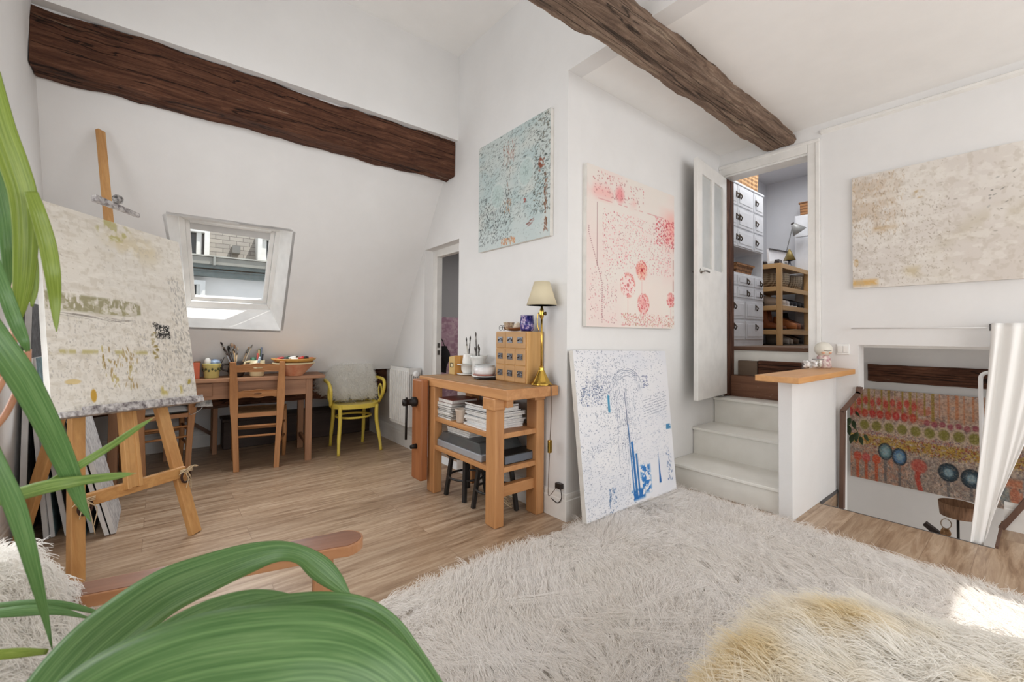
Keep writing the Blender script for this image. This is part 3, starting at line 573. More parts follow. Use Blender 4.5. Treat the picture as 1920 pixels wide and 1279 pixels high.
# teal square on the partition
p = Pt(300, 290, (196, 205, 203), 2)
p.put(p.thr(p.n(5, 5), .4, .7)*.7, (176, 195, 196)).put(p.thr(p.n(7, 4), .55, .75)*.6, (212, 210, 203)).put(p.reg(-.1, 1.1, .78, 1.1, .1)*.5, (198, 208, 208))
p.dabs(1500, (0, 1, 0, .82), .013, .0035, [(74, 84, 84), (96, 104, 102), (120, 126, 122)], .75, -.5, .35).dabs(500, (0, .5, .5, .95), .013, .0045, [(70, 76, 78), (96, 100, 100)], .8, -.9, .5)
p.dabs(900, (0, 1, 0, 1), .011, .003, [(130, 140, 138), (150, 158, 154), (216, 218, 212)], .55, -.4, .6)
p.dabs(260, (.8, 1, 0, .8), .012, .006, [(80, 88, 84), (110, 104, 92)], .8, -.3, .6)
for cx, cy in ((.30, .53), (.70, .42)): p.put(p.blob(cx, cy, .10, .115, .2)*.75, (186, 203, 200)).put(p.ring(cx, cy, .10, .115, .14)*.5, (214, 220, 216)).dabs(20, (cx-.03, cx+.03, cy-.05, cy+.05), .012, .005, [(130, 148, 146)], .7, 1.5, .2)
p.dabs(40, (.43, .49, .12, .66), .02, .004, [(128, 84, 64), (96, 84, 74)], .7, PI/2, .1).dabs(26, (.38, .54, .08, .26), .026, .0045, [(134, 74, 58)], .8, -1.1, .5).dabs(30, (.40, .5, .6, .72), .014, .005, [(176, 132, 96)], .8, PI/2, .2)
p.dabs(70, (.36, .56, .93, .985), .014, .006, [(196, 132, 92), (206, 152, 104)], .85, PI/2, .3).dabs(70, (.925, .965, .5, .95), .014, .007, [(124, 82, 60)], .85, PI/2, .2).dabs(16, (.86, .93, .36, .46), .02, .01, [(134, 76, 58)], .85, .8, .4).dabs(5, (.68, .71, .64, .67), .012, .012, [(150, 76, 70)], .9).dabs(5, (.7, .8, .83, .87), .03, .008, [(140, 92, 86)], .9, -.3, .1)
painting('square_painting', 'square teal abstract painting with dark marks high on the partition wall', [(XP-.031, 2.822, 2.63), (XP-.031, 2.012, 2.636), (XP-.031, 2.012, 1.798), (XP-.031, 2.822, 1.800)], .03, p)
# pink
p = Pt(330, 320, (228, 221, 214), 3)
p.put(p.thr(p.n(4, 4), .4, .72)*.7, (232, 212, 207)).put(p.reg(-.1, .55, .08, .22, .06)*p.thr(p.n(6, 6), .35, .65)*.7, (236, 176, 172)).put(p.reg(.78, 1.1, .1, .45, .12)*p.thr(p.n(5, 5), .3, .65)*.85, (238, 168, 160)).put(p.blob(.33, .13, .06, .07, .6)*.8, (228, 138, 142)).put(p.reg(.3, 1, .62, 1, .1)*.4, (236, 228, 218))
p.dabs(900, (.15, .95, .25, .62), .0055, .0045, [(226, 140, 146), (206, 96, 110), (222, 160, 160), (176, 120, 124)], .75, 0, 1).dabs(260, (.75, 1, .2, .4), .007, .006, [(206, 86, 96), (190, 60, 76)], .8, 0, 1).dabs(160, (.05, .6, .02, .17), .007, .005, [(198, 104, 110), (168, 110, 110)], .7, 0, 1)
p.dabs(230, (.02, .3, .62, .97), .005, .004, [(206, 120, 128), (150, 104, 110)], .7, 0, 1).dabs(300, (.35, 1, .9, .985), .007, .005, [(206, 110, 116), (190, 140, 110)], .75, 0, 1)
for k in range(46): yy = .38+.6*k/46; xx = .02+.13*min(1, max(0, (yy-.42)/.3)); p.put(p.blob(xx, yy, .007, .005, .6)*.7, (150, 96, 102))
p.put(p.reg(.095, .103, .22, .62, .003)*.7, (140, 90, 92)).put(p.reg(.1, .85, .19, .2, .004)*p.thr(p.n(6, 30), .4, .5)*.6, (206, 130, 132)).put(p.reg(.975, .99, .3, .97, .004)*p.thr(p.n(60, 5), .4, .5)*.7, (150, 96, 90))
for cx, cy, r, c, dark in ((.58, .60, .075, (238, 160, 130), 1), (.42, .715, .09, (238, 208, 204), .6), (.60, .83, .078, (236, 158, 156), .2), (.95, .785, .06, (236, 150, 146), .6)):
    p.put(p.blob(cx, cy, r, r, .6)*.65, c).put(p.ring(cx, cy, r*.8, r*.8, .25)*p.thr(p.n(40, 40), .45, .55)*.7, (218, 116, 108))
    for k in range(60): a = p.g.random()*6.28; q = r*(.3+.65*p.g.random()); p.put(p.blob(cx+q*math.cos(a), cy+q*math.sin(a), .006, .006, .6)*.8, (206, 92, 100))
    p.put(p.blob(cx, cy, .018, .018, .5)*dark, (176, 52, 56))
    p.put(p.reg(cx-.005, cx+.005, cy+r, .95, .004)*.5, (226, 150, 150))
painting('floral_painting', 'square blush painting of pink dotted flowers on the alcove wall', [(2.115, YPK-.036, 2.268), (3.157, YPK-.036, 2.268), (3.157, YPK-.036, 1.21), (2.115, YPK-.036, 1.21)], .035, p)
# white and blue, leaning
p = Pt(400, 330, (226, 226, 230), 4)
p.put(p.thr(p.n(4, 4), .45, .7)*.4, (234, 232, 231)).put(p.thr(p.n(6, 3), .5, .7)*.35, (208, 212, 222))
NAVY = [(52, 66, 92), (80, 94, 120), (110, 122, 146)]
p.dabs(1100, (0, .62, 0, .62), .0045, .003, NAVY, .75, 1, 1).dabs(220, (.03, .25, .22, .34), .005, .0035, [(46, 70, 120), (60, 74, 104)], .8, 1, 1).dabs(240, (.05, .33, .16, .30), .005, .0035, [(70, 86, 126), (90, 100, 126)], .7, 1, 1).dabs(600, (.15, .5, .05, .5), .007, .0025, NAVY, .6, 1.4, .3).dabs(600, (.5, .95, .38, .75), .010, .002, [(150, 160, 180), (120, 130, 156)], .5, -.15, .25).dabs(400, (.02, .45, .6, .98), .011, .002, [(140, 150, 172)], .5, -.3, .3).dabs(520, (0, .5, .55, 1), .005, .003, NAVY, .6, -.4, .6).dabs(300, (.55, .95, .0, .4), .005, .003, NAVY, .6, 0, .8)
for k in range(14): x0 = .34+.016*k; p.put(p.reg(x0+.015*np.sin(p.y*3+k), x0+.004+.015*np.sin(p.y*3+k), .26, .5+.45*p.g.random(), .0025)*p.thr(p.n(40, 3), .35, .5)*.8, (64, 78, 108))
for k in range(8): yy = .33+.018*k; p.put(p.reg(.66, .96, yy-.06*(p.x-.66)*2, yy+.005-.06*(p.x-.66)*2, .003)*p.thr(p.n(6, 40), .4, .5)*.85, (58, 70, 98))
for k in range(5): p.put(p.ring(.5, .26, .12+.012*k, .09+.012*k, .03)*np.clip((.3-p.y)*20, 0, 1)*p.thr(p.n(20, 20), .4, .55)*.7, (70, 84, 112))
BLU = (44, 112, 176)
p.put(p.reg(.47+.02*(p.y-.5), .485+.03*(p.y-.5), .48, .97, .006)*.95, BLU).put(p.reg(.485+.04*(p.y-.5), .515+.04*(p.y-.5), .6, .97, .006)*.95, (40, 104, 168)).put(p.reg(.53+.03*(p.y-.7), .555+.03*(p.y-.7), .68, .96, .006)*.95, (46, 110, 172)).put(p.reg(.46+.05*(p.y-.3), .468+.05*(p.y-.3), .27, .7, .003)*.8, (46, 60, 90))
p.put(p.reg(.56, .70, .75, .96, .03)*p.thr(p.n(50, 40), .42, .54)*.95, (40, 112, 184)).put(p.reg(.45, .62, .9, .98, .02)*p.thr(p.n(30, 30), .4, .5), (36, 104, 172)).put(np.clip((.018*(p.y-.70)/.25-np.abs(p.x-.80))/.004, 0, 1)*p.reg(0, 1, .70, .92, .01), (36, 96, 160)).put(p.reg(.28, .31, .28, .40, .01)*p.thr(p.n(30, 10), .42, .52), (66, 140, 176)).put(p.reg(.92, .99, .53, .575, .01)*p.thr(p.n(40, 20), .42, .52), (70, 130, 170)).dabs(50, (.9, .96, .72, .93), .01, .005, [(60, 90, 140)], .7, 1.5, .3).dabs(26, (.68, .74, .17, .26), .014, .005, [(104, 112, 146)], .8, 0, .4).dabs(60, (.22, .3, .85, .99), .008, .005, [(60, 96, 140)], .7, 1.5, .3)
tl, tr = onY(1074, 657, 1.835), onY(1247, 658, 1.835); bl, br_ = onZ(1100, 983, .045), onZ(1268.5, 917, .045)
painting('leaning_painting', 'large white canvas with navy dots and blue drips leaning against the alcove wall', [tl, tr, br_, bl], .034, p)
# beige on the right wall
p = Pt(330, 340, (214, 207, 200), 5)
p.put(p.thr(p.n(4, 4), .42, .7)*.6, (224, 219, 211)).put(p.reg(-.1, .36, .0, .55, .08)*p.thr(p.n(9, 12), .38, .6)*.55, (198, 178, 156))
p.dabs(420, (0, .36, .02, .55), .013, .004, [(176, 148, 112), (160, 140, 118), (190, 166, 134)], .65, PI/2, .3).dabs(420, (0, .62, .3, .98), .010, .004, [(160, 150, 136), (150, 136, 116)], .6, 1.3, .4).dabs(160, (.3, 1, .1, .9), .011, .005, [(172, 164, 152), (186, 176, 166)], .6, .6, .8)
arc = np.abs((p.x-.98)**2*1.1+(p.y-1.0)**2-.25); p.put(np.clip((.13-arc)/.12, 0, 1)*np.clip((p.x-.42)*6, 0, 1)*p.thr(p.n(8, 8), .36, .62)*.5, (190, 180, 158)).put(p.blob(.95, .95, .5, .5, .8)*.35, (206, 196, 186))
p.put(p.reg(-.02, .19, .91, .99, .03)*p.thr(p.n(12, 12), .3, .45)*.9, (208, 166, 100)).put(p.blob(.025, .77, .02, .04)*.8, (188, 150, 96)).put(p.reg(.13, .32, .46, .52, .03)*p.thr(p.n(14, 14), .4, .55)*.7, (186, 156, 116)).put(p.blob(.44, .25, .05, .04)*p.thr(p.n(20, 20), .4, .55)*.8, (186, 160, 120)).put(p.reg(.32, .48, .82, .95, .05)*p.thr(p.n(8, 8), .4, .6)*.6, (188, 170, 130))
p.put(p.thr(p.n(30, 30, 3), .56, .66)*.3, (186, 176, 162)).put(p.thr(p.n(22, 16, 3), .56, .64)*.45, (230, 226, 219)).dabs(500, (0, .6, 0, 1), .006, .004, [(176, 164, 146), (190, 178, 160)], .5, 1.5, .5)
p.dabs(10, (.8, .97, .2, .48), .014, .006, [(140, 138, 132)], .8, -.4, .3)
painting('beige_painting', 'wide off-white painting with ochre stains on the right wall beside the closet door', [(XR-.024, .892, 2.338), (XR-.024, .066, 2.338), (XR-.024, .066, 1.512), (XR-.024, .892, 1.514)], .023, p)
# colourful, stairwell
p = Pt(380, 600, (176, 150, 132), 6); q = p.x+.0
p.put(p.thr(p.n(60, 90, 2), .42, .6)*.6, (120, 104, 104)).put(p.thr(p.n(60, 90, 2), .5, .6)*.6, (216, 196, 180))
p.put(p.reg(-.1, 1.1, 0, .2, .03)*p.thr(p.n(50, 60, 2), .4, .6)*.7, (196, 172, 160))
p.put(p.reg(-.1, .6, .05, .34, .06)*p.thr(p.n(20, 30), .3, .6)*.7, (186, 96, 70)).put(p.reg(-.1, .4, .62, 1.1, .06)*p.thr(p.n(16, 24), .3, .6)*.6, (196, 120, 86)).put(p.reg(.55, 1.1, .02, .3, .06)*p.thr(p.n(16, 24), .35, .6)*.6, (196, 150, 120))
for k in range(22): x0 = .03+.045*k; c = (148, 124, 50) if k < 12 else (190, 120, 82); p.put(p.reg(x0, x0+.011+.006*(k % 3), -.1, .24+.04*(k % 2), .005)*.8, c)
for k in range(12): p.put(p.blob(.02+.045*k, .13+.02*(k % 2), .02, .05, .4)*.85*(k < 10), (192, 70, 58))
for k in range(9): p.put(p.blob(.0+.052*k, .27, .026, .055, .35)*.9, (184, 52+8*(k % 3), 50)).put(p.blob(.0+.052*k, .27, .011, .024, .6)*.5, (208, 110, 90))
for k in range(10): p.put(p.blob(.5+.045*k, .30+.012*(k % 2), .022, .035, .4)*.8, (152, 70, 84))
for k in range(11): p.put(p.blob(.10+.083*k, .40, .036, .06, .3)*.9, (128, 124, 54)).put(p.ring(.10+.083*k, .40, .038, .066, .2)*.7, (206, 186, 150))
p.dabs(900, (0, 1, .46, .53), .005, .004, [(206, 186, 150), (120, 96, 120), (176, 96, 86)], .8, 0, 1).put(p.reg(-.1, 1.1, .50, .62, .02)*p.thr(p.n(40, 60, 2), .3, .5)*.75, (176, 142, 46)).dabs(1100, (0, 1, .50, .64), .006, .004, [(206, 180, 90), (110, 74, 40), (196, 150, 60), (150, 60, 50)], .8, 0, 1).dabs(400, (0, 1, .62, .68), .006, .004, [(120, 110, 110), (206, 196, 170)], .7, 0, 1)
p.put(p.reg(-.1, 1.1, .66, 1.1, .02)*p.thr(p.n(30, 60, 2), .35, .6)*.6, (134, 126, 120)).dabs(900, (0, 1, .66, 1), .008, .003, [(186, 178, 166), (96, 92, 92)], .7, 1.2, .5)
for k, (cx, c) in enumerate(((.05, (196, 74, 54)), (.11, (198, 84, 80)), (.18, (210, 84, 52)))): p.put(p.blob(cx, .76, .032, .06, .3)*.9, c).put(p.reg(cx-.013, cx+.013, .78, 1, .006)*.85, (186, 80, 48))
for cx, cy, rx, c in ((.24, .66, .045, (110, 146, 150)), (.33, .69, .045, (84, 130, 176)), (.62, .76, .055, (52, 74, 86)), (.745, .78, .055, (52, 72, 84))): p.put(p.blob(cx, cy, rx*1.12, .095, .1), (40, 48, 56)).put(p.blob(cx, cy, rx, .085, .3)*.9, c).put(p.blob(cx, cy, rx*.6, .05, .4)*.8, (150, 178, 190)).put(p.reg(cx-.012, cx+.012, cy+.08, 1, .006)*.6, (80, 84, 90))
p.put(p.blob(.45, .75, .055, .08, .25)*.9, (184, 82, 70)).put(p.reg(.43+.01*np.sin(p.y*20), .47+.01*np.sin(p.y*20), .8, 1, .008)*.9, (184, 70, 56)).put(p.ring(.45, .75, .036, .05, .3)*.5, (206, 120, 100))
for k in range(8): p.put(p.blob(.86+.05*k, .86+.02*(k % 2), .03, .09, .3)*.6, ((120, 140, 146) if k < 2 else (196, 96, 60)))
p.put(p.reg(.8, 1.1, .7, .8, .03)*p.thr(p.n(12, 12), .4, .5)*.7, (206, 116, 76))
xi = np.arange(p.w)/p.w; p.A = p.A[:, (np.where(xi < .84, xi/.84, .55+(xi-.84))*(p.w-1)).astype(int)]; p.put(p.thr(p.n(90, 140, 2), .54, .66)*.18, (70, 56, 54)).put(p.thr(p.n(100, 150, 2), .56, .66)*.25, (214, 190, 160))
painting('colourful_painting', 'long multicoloured painting of rows of flowers hanging in the stairwell', [(4.96, 1.14, .694), (4.96, -.08, .694), (4.96, -.08, -.135), (4.96, 1.14, -.118)], .02, p)
# pink hanging in the side room
p = Pt(200, 160, (182, 150, 164), 7)
p.put(p.thr(p.n(18, 14), .45, .6)*.6, (150, 112, 130)).put(p.thr(p.n(30, 24), .55, .62)*.6, (204, 180, 186)).dabs(260, (0, 1, 0, 1), .012, .008, [(136, 92, 116), (206, 176, 186), (160, 116, 140)], .7, 1, 1)
painting('pink_canvas', 'mottled mauve pink canvas seen through the small doorway', [(2.45, 4.885, 1.375), (3.5, 4.885, 1.375), (3.5, 4.885, .3), (2.45, 4.885, .3)], .03, p)
# ================================================================ FURNITURE
def beech(ax): return wood('easel_beech', (178, 126, 72), (204, 156, 98), ax, .5, 16, (186, 134, 76), .2)
def honey(ax): return wood('honey_pine', (160, 108, 66), (190, 137, 90), ax, .5, 16, (142, 93, 56))
def walnutish(ax): return wood('table_oak', (132, 93, 66), (168, 124, 92), ax, .55, 14, (148, 106, 76))
STRING = plain('twine', (206, 184, 150), .9)
# ---- easel
TLc, TRc, BRc, BLc = EP; eN = np.cross(BLc-TLc, TRc-TLc); eN /= np.linalg.norm(eN); eU = (TLc-BLc)/np.linalg.norm(TLc-BLc); eR = (BRc-BLc)/np.linalg.norm(BRc-BLc)
ez = thing('easel', 'tall beech wood studio easel with paint-spattered tray and twine-tied joints', 'easel', (-.2, 3.05, 0))
fl_, fr_, rl_ = onZ(142, 1096), onZ(366, 1000), np.array([-.56, 3.40, 0])
def extend(p, q, zt): return p+(q-p)*(zt-p[2])/(q[2]-p[2])
cvp = lambda f, h, o: BLc+(BRc-BLc)*f+eU*h-eN*o
lt, rt = cvp(.26, .5, .085), cvp(.66, .5, .085)
MB().bar(fl_, lt, .062, .03, eN*-1).build('leg', beech('z'), ez, .004); MB().bar(fr_, rt, .066, .03, eN*-1).build('leg', beech('z'), ez, .004)
ap = BLc+(BRc-BLc)*.5-eN*.09+eU*.85
MB().bar(rl_, ap, .065, .03, (eR[0], eR[1], 0)).build('rear_leg', beech('z'), ez, .004)
mc = BLc+(BRc-BLc)*.5-eN*.062
MB().bar(mc-eU*.415-eR*.03, mc+eU*.9-eR*.03, .022, .03, eN).bar(mc-eU*.415+eR*.03, mc+eU*.9+eR*.03, .022, .03, eN).build('mast_rails', beech('z'), ez, .003)
MB().bar(mc-eU*.41+eN*.0, mc+eU*1.648, .042, .022, eN).build('mast', beech('z'), ez, .003)
SPAT = plain('paint_spatter', (206, 202, 200), .7, var=(96, 88, 90), vs=45, bump=.5, bs=60)
MB().bar(BLc-eR*.0-eU*.012+eN*.012, BRc+eR*.005-eU*.012+eN*.012, .06, .026, eU).bar(BLc+eR*.1-eU*.003+eN*.035, BRc-eR*.0-eU*.003+eN*.035, .015, .04, eU).build('tray', SPAT, ez, .003)
tp = at(213, 391, 2.33)
MB().bar(tp-eR*.12+eN*.02+eU*.01, tp+eR*.125+eN*.02-eU*.005, .03, .036, eU, .016, .026).build('top_clamp', SPAT, ez, .006)
o = MB().lathe([(.0, -.012), (.024, -.01), (.026, .006), (.016, .018), (0, .02)], tp+eU*.045+eN*.03, 12, eN).build('clamp_knob', plain('knob_spatter', (60, 56, 56), .7, var=(190, 186, 182), vs=50), ez)
ca = extend(fl_, lt, .345)+eN*.02; cb = extend(fr_, rt, .345)+eN*.02
MB().bar(ca-(cb-ca)*.02, cb+(cb-ca)*.03, .028, .062, (0, 0, 1)).build('crossbar', beech('x'), ez, .004)
for c, s in ((ca, 1), (cb, 2)):
    c = c+eN*.012+np.array([0, 0, -.03]); MB().tube([c+eR*.03*math.cos(a)+np.array([0, 0, .034*math.sin(a)])+eN*.018 for a in np.linspace(0, 2*PI, 20, endpoint=False)], .006, 7, closed=True).build('iron_ring', plain('iron_brown', (66, 46, 40), .5, .5), ez)
    mb = MB(); g = random.Random(s)
    for k in range(6): q = c+eN*.03+np.array([0, 0, .02]); e = q+eR*g.uniform(-.07, .07)+np.array([0, 0, g.uniform(-.16, .03)]); mb.tube(cr([q, (q+e)/2+eR*g.uniform(-.03, .03)+np.array([0, 0, .02]), e], 5), .0022, 5)
    for k in range(3): mb.tube([c+eR*.042*math.cos(a)+eN*(.02+.022*math.sin(a)*.3)+np.array([0, 0, .026+.007*k]) for a in np.linspace(0, 2*PI, 14, endpoint=False)], .0024, 5, closed=True)
    mb.build('twine_tie', STRING, ez)
# ---- canvases stacked on the floor against the left wall
SC = [plain('canvas_white_edge', (222, 222, 222), .8, var=(206, 206, 206), vs=9), plain('canvas_dark', (46, 44, 45), .8, var=(84, 84, 86), vs=30), plain('canvas_teal', (108, 136, 142), .8, var=(70, 84, 90), vs=22), plain('canvas_grey', (200, 199, 198), .8, var=(150, 148, 150), vs=26)]
def leaner(x, y, top, lean, dep, th, m, label, ang=.1):
    d = np.array([-math.sin(ang), math.cos(ang), 0]); n = np.array([d[1], -d[0], 0]); b0 = np.array([x, y, .003]); up = np.array([-lean, 0, top])
    t = thing('stacked_canvas', label, 'canvas', b0+d*dep/2, 'canvases stacked against the left wall'); wv = n*th
    q = [b0, b0+wv, b0+wv+d*dep, b0+d*dep]; MB().hexa(q+[p+up for p in q]).build('stretcher', SC[0], t, .002)
    f = [b0+wv*1.02+d*.004, b0+wv*1.02+d*(dep-.004), b0+wv*1.02+d*(dep-.004)+up, b0+wv*1.02+d*.004+up]; MB().hexa(f+[p+wv*.04 for p in f]).build('painted_face', SC[m], t)
for (x, y, top, lean, dep, th, m, lb) in (
    (-.572, 3.49, 1.30, .0, .62, .026, 1, 'tall canvas nearest the left wall in the leaning stack, dark painted front'),
    (-.476, 3.48, 1.0, .085, .8, .020, 0, 'white canvas just right of the easel rear leg in the stack'),
    (-.452, 3.50, 1.0, .095, .8, .018, 2, 'white canvas with teal front, second right of the easel rear leg'),
    (-.394, 3.48, .66, .105, .7, .022, 1, 'short canvas partly hidden behind the left front easel leg'),
    (-.320, 3.39, .68, .135, .75, .018, 2, 'teal-edged thin canvas right of the left front easel leg'),
    (-.288, 3.44, .66, .14, .6, .02, 1, 'grey canvas with dark front between teal one and outermost pair'),
    (-.221, 3.345, .66, .165, .5, .020, 1, 'white canvas with black line edge, second from outside of stack'),
    (-.196, 3.35, .68, .165, .45, .022, 3, 'outermost canvas of the stack with grey speckled front')):
    leaner(x, y, top, lean, dep, th, m, lb, 0.)
# ---- table
tb = thing('wooden_table', 'old oak writing table with drawer under the roof window', 'table', (.43, 4.575, 0), rz=-.10)
def lb(mb, name, ax, bev=.004, par=tb, mat=walnutish): return mb.build(name, mat(ax), par, bev, local=True)
lb(MB().box((-.80, -.335, .745), (.79, .335, .775)), 'tabletop', 'x')
lb(MB().box((-.70, -.275, .60), (.69, -.25, .745)).box((-.70, .25, .60), (.69, .275, .745)).box((.655, -.26, .60), (.68, .26, .745)).box((-.68, -.26, .60), (-.655, .26, .745)), 'apron', 'x')
dr = lb(MB().box((-.35, -.29, .625), (-.06, -.272, .735)), 'drawer', 'x'); MB().ball((-.2, -.298, .68), .012, 6).build('drawer_knob', walnutish('z'), dr, local=True)
for x in (-.665, .665):
    for y in (-.255, .255): lb(MB().bar((x, y, 0), (x, y, .745), .055, .055, (0, 1, 0)), 'leg', 'z')
lb(MB().box((.65, -.24, .12), (.68, .24, .16)), 'side_stretcher', 'y')
# ---- rush-seated chairs
RUSH = plain('rush_seat', (176, 138, 92), .85, var=(140, 104, 66), vs=30, bump=.6, bs=90)
def make_rush(label, loc, rz):
    t = thing('rush_chair', label, 'chair', loc, 'rush-seated chairs at the table', rz=rz)
    for s in (-1, 1):
        mb = MB(); pts = cr([(s*.145, 0, 0), (s*.155, .005, .24), (s*.168, 0, .48), (s*.172, -.03, .70), (s*.178, -.075, .912)], 6)
        for i in range(len(pts)-1): pass
        P = []
        for p_ in pts: w = .021+.010*math.exp(-((p_[2]-.62)/.2)**2); P.append([p_+np.array([a*w, b*.017, 0]) for a, b in ((-1, -1), (1, -1), (1, 1), (-1, 1))])
        mb.grid(P, False, True); mb.F += [(0, 3, 2, 1), tuple(len(P)*4-4+k for k in range(4))]; mb.S += [False, False]
        mb.build('back_post', honey('z'), t, .004, local=True)
        MB().tube([(s*.20, .40, 0), (s*.205, .395, .24), (s*.20, .385, .462)], [.017, .021, .02], 10).build('front_leg', honey('z'), t, local=True)
        for z in (.20, .33): MB().tube([(s*.152, .01, z), (s*.203, .39, z)], .010, 8).build('stretcher', honey('y'), t, local=True)
    for z in (.285, .37): MB().tube([(-.15, 0, z), (.15, 0, z)], .009, 8).build('stretcher', honey('x'), t, local=True)
    MB().tube([(-.2, .395, .28), (.2, .395, .28)], .011, 8).build('stretcher', honey('x'), t, local=True)
    def rail(z0, h, amp, yo, hole, hw, hh):
        xs = np.linspace(-.155, .155, 41); topl = [(x, z0+h+amp*(math.cos(x/.155*PI*1.0)*.5+.5*math.cos(x/.155*PI*3)*.5)) for x in xs]; bot = [(x, z0-amp*.6*math.cos(x/.155*PI*2)*(1 if yo else .1)) for x in xs]
        hl = [(hw*math.cos(a), hole+hh*math.sin(a)) for a in np.linspace(0, 2*PI, 16, endpoint=False)]
        f = lambda a, b, t_: (a, -.02-.055*(b-.66)/.24*1.0+t_-.012*(1-(a/.155)**2)-.002, b); return MB().prism(bot+topl[::-1], f, -.009, .009, [hl])
    rail(.828, .064, .012, 0, .862, .034, .007).build('top_rail', honey('x'), t, .002, local=True); rail(.612, .058, .010, 1, .642, .03, .008).build('middle_splat', honey('x'), t, .002, local=True)
    xs = [(-.165, .0), (.165, .0), (.205, .40), (-.205, .40)]
    P = []
    for i in range(13):
        a = i/12; row = []
        for j in range(13): b = j/12; x = (-.165-.045*a)*(1-b)+(.165+.045*a)*b; row.append((x, -.005+.415*a, .478-.012*math.sin(PI*a)*math.sin(PI*b)))
        P.append(row)
    P = np.array(P); mb = MB().grid(P); mb.grid(P-np.array([0, 0, .03])); mb.build('seat', RUSH, t, local=True)
    MB().bar((-.16, -.002, .462), (.16, -.002, .462), .02, .036).bar((-.205, .405, .462), (.205, .405, .462), .02, .036).bar((-.165, .0, .462), (-.208, .405, .462), .02, .036).bar((.165, .0, .462), (.208, .405, .462), .02, .036).build('seat_rail', honey('x'), t, .003, local=True)
    return t
rc = make_rush('rush-seated wooden chair pulled up to the table, its carved back fully in view', (.653, 4.205, 0), -.20)
dup(rc, (.055, 4.50, 0), .22, 'rush-seated wooden chair half hidden behind the easel, carrying a white cushion')
cs = thing('seat_cushion', 'white cushion with cloth ties on the chair behind the easel', 'cushion', (-.02, 4.68, .486)); ca_, sa_ = math.cos(.22), math.sin(.22)
def c2(x, y, z): return np.array([.055+x*ca_-y*sa_, 4.50+x*sa_+y*ca_, z])
P = []
for i in range(13):
    a = i/12*2-1; row = []
    for j in range(13):
        b = j/12*2-1; e = (1-abs(a)**4)*(1-abs(b)**4); row.append(c2(b*.19, .2+a*.19, .487+.045*e**.5+.01))
    P.append(row)
P = np.array(P); Q = P.copy(); Q[:, :, 2] = .487; WC = plain('cushion_white', (230, 229, 226), .9, bump=.2); MB().grid(P).grid(Q).build('pad', WC, cs)
mb = MB().grid([[c2(.165+.02*math.sin(3*s), -.03-.05*s+.0*k, .70-.17*s)+np.array([.02*k+.02*s*k, -.01*k*s, 0]) for k in (0, 1, 2, 3)] for s in np.linspace(0, 1, 10)]); mb.build('tie_cloth', plain('tie_print', (226, 224, 220), .9, var=(120, 118, 116), vs=30), cs, solid=.004)
MB().tube(cr([c2(.18, -.05, .68), c2(.24, -.09, .62), c2(.21, -.10, .52), c2(.15, -.06, .47), c2(.15, .02, .49)], 6), .0025, 5).build('tie_string', WC, cs)
# ---- dark stool tucked under the table
sl = thing('wooden_stool', 'dark wooden stool with braced legs tucked under the left end of the table', 'stool', (.30, 5.05, 0))
MB().box((.02, 4.92, .44), (.52, 5.2, .58)).build('seat_box', wood('stool_dark', (80, 54, 40), (104, 74, 56), 'x', .6), sl, .006)
for x, y in ((.42, 5.15), (.06, 5.15), (.42, 4.97), (.06, 4.97)): MB().bar((x, y, 0), (x, y, .44), .038, .038, (0, 1, 0)).build('leg', walnutish('z'), sl, .003)
MB().bar((.08, 5.15, .42), (.41, 5.15, .16), .02, .03).build('brace', wood('stool_dark', (80, 54, 40), (104, 74, 56), 'x', .6), sl)
# ---- low dark chest under the slope
ch = thing('low_chest', 'long low dark wooden chest on the floor under the sloped wall', 'chest', (1.25, 5.2, 0))
DK = wood('chest_dark', (54, 42, 36), (72, 56, 48), 'x', .6, 18); MB().box((.50, 5.09, .0), (XP-.02, 5.335, .27)).build('body', DK, ch, .006); MB().box((.49, 5.075, .272), (XP-.018, 5.338, .30)).build('lid', DK, ch, .004)
# ---- yellow bentwood armchair
YEL = plain('yellow_paint', (214, 190, 74), .4, var=(222, 200, 92), vs=6)
yc = thing('bentwood_armchair', 'yellow painted bentwood armchair with white fluffy cushion near the radiator', 'armchair', (1.53, 4.40, 0), rz=-.06)
def yb(mb, n, **k): return mb.build(n, YEL, yc, local=True, **k)
rim = [(.225*math.copysign(abs(math.cos(a))**.75, math.cos(a)), .215*math.copysign(abs(math.sin(a))**.8, math.sin(a))+.0) for a in np.linspace(0, 2*PI, 48, endpoint=False)]
inn = [(x*.84, y*.84) for x, y in rim]; yb(MB().prism(rim, fZ(.425), 0, .042, [inn]), 'seat_ring', bevel=.008); MB().prism(inn, fZ(.448), 0, .008).build('seat_cane', plain('cane', (200, 180, 110), .7), yc, local=True)
for x, y, fx, fy in ((-.175, -.165, -.195, -.215), (.175, -.165, .205, -.225), (-.16, .16, -.165, .235), (.15, .165, .15, .20)):
    yb(MB().tube(cr([(x, y, .45), (x*1.0, y*1.02, .3), ((x+fx)/2*1.02, (y+fy)/2*1.02, .14), (fx, fy, 0)], 5), [.019]*6+[.018]*5+[.015]*5, 10), 'leg')
yb(MB().tube([(.165*math.cos(a), .155*math.sin(a), .33) for a in np.linspace(0, 2*PI, 32, endpoint=False)], .011, 8, closed=True), 'leg_ring')
yb(MB().tube(cr([(-.17, .18, .44), (-.185, .22, .62), (-.19, .262, .78), (-.12, .29, .885), (0, .296, .905), (.12, .29, .885), (.19, .262, .78), (.185, .22, .62), (.17, .18, .44)], 7), .016, 10), 'backrest_hoop')
yb(MB().tube(cr([(-.12, .19, .45), (-.13, .23, .64), (-.10, .275, .81), (0, .287, .86), (.10, .275, .81), (.13, .23, .64), (.12, .19, .45)], 7), .011, 8), 'backrest_inner_hoop')
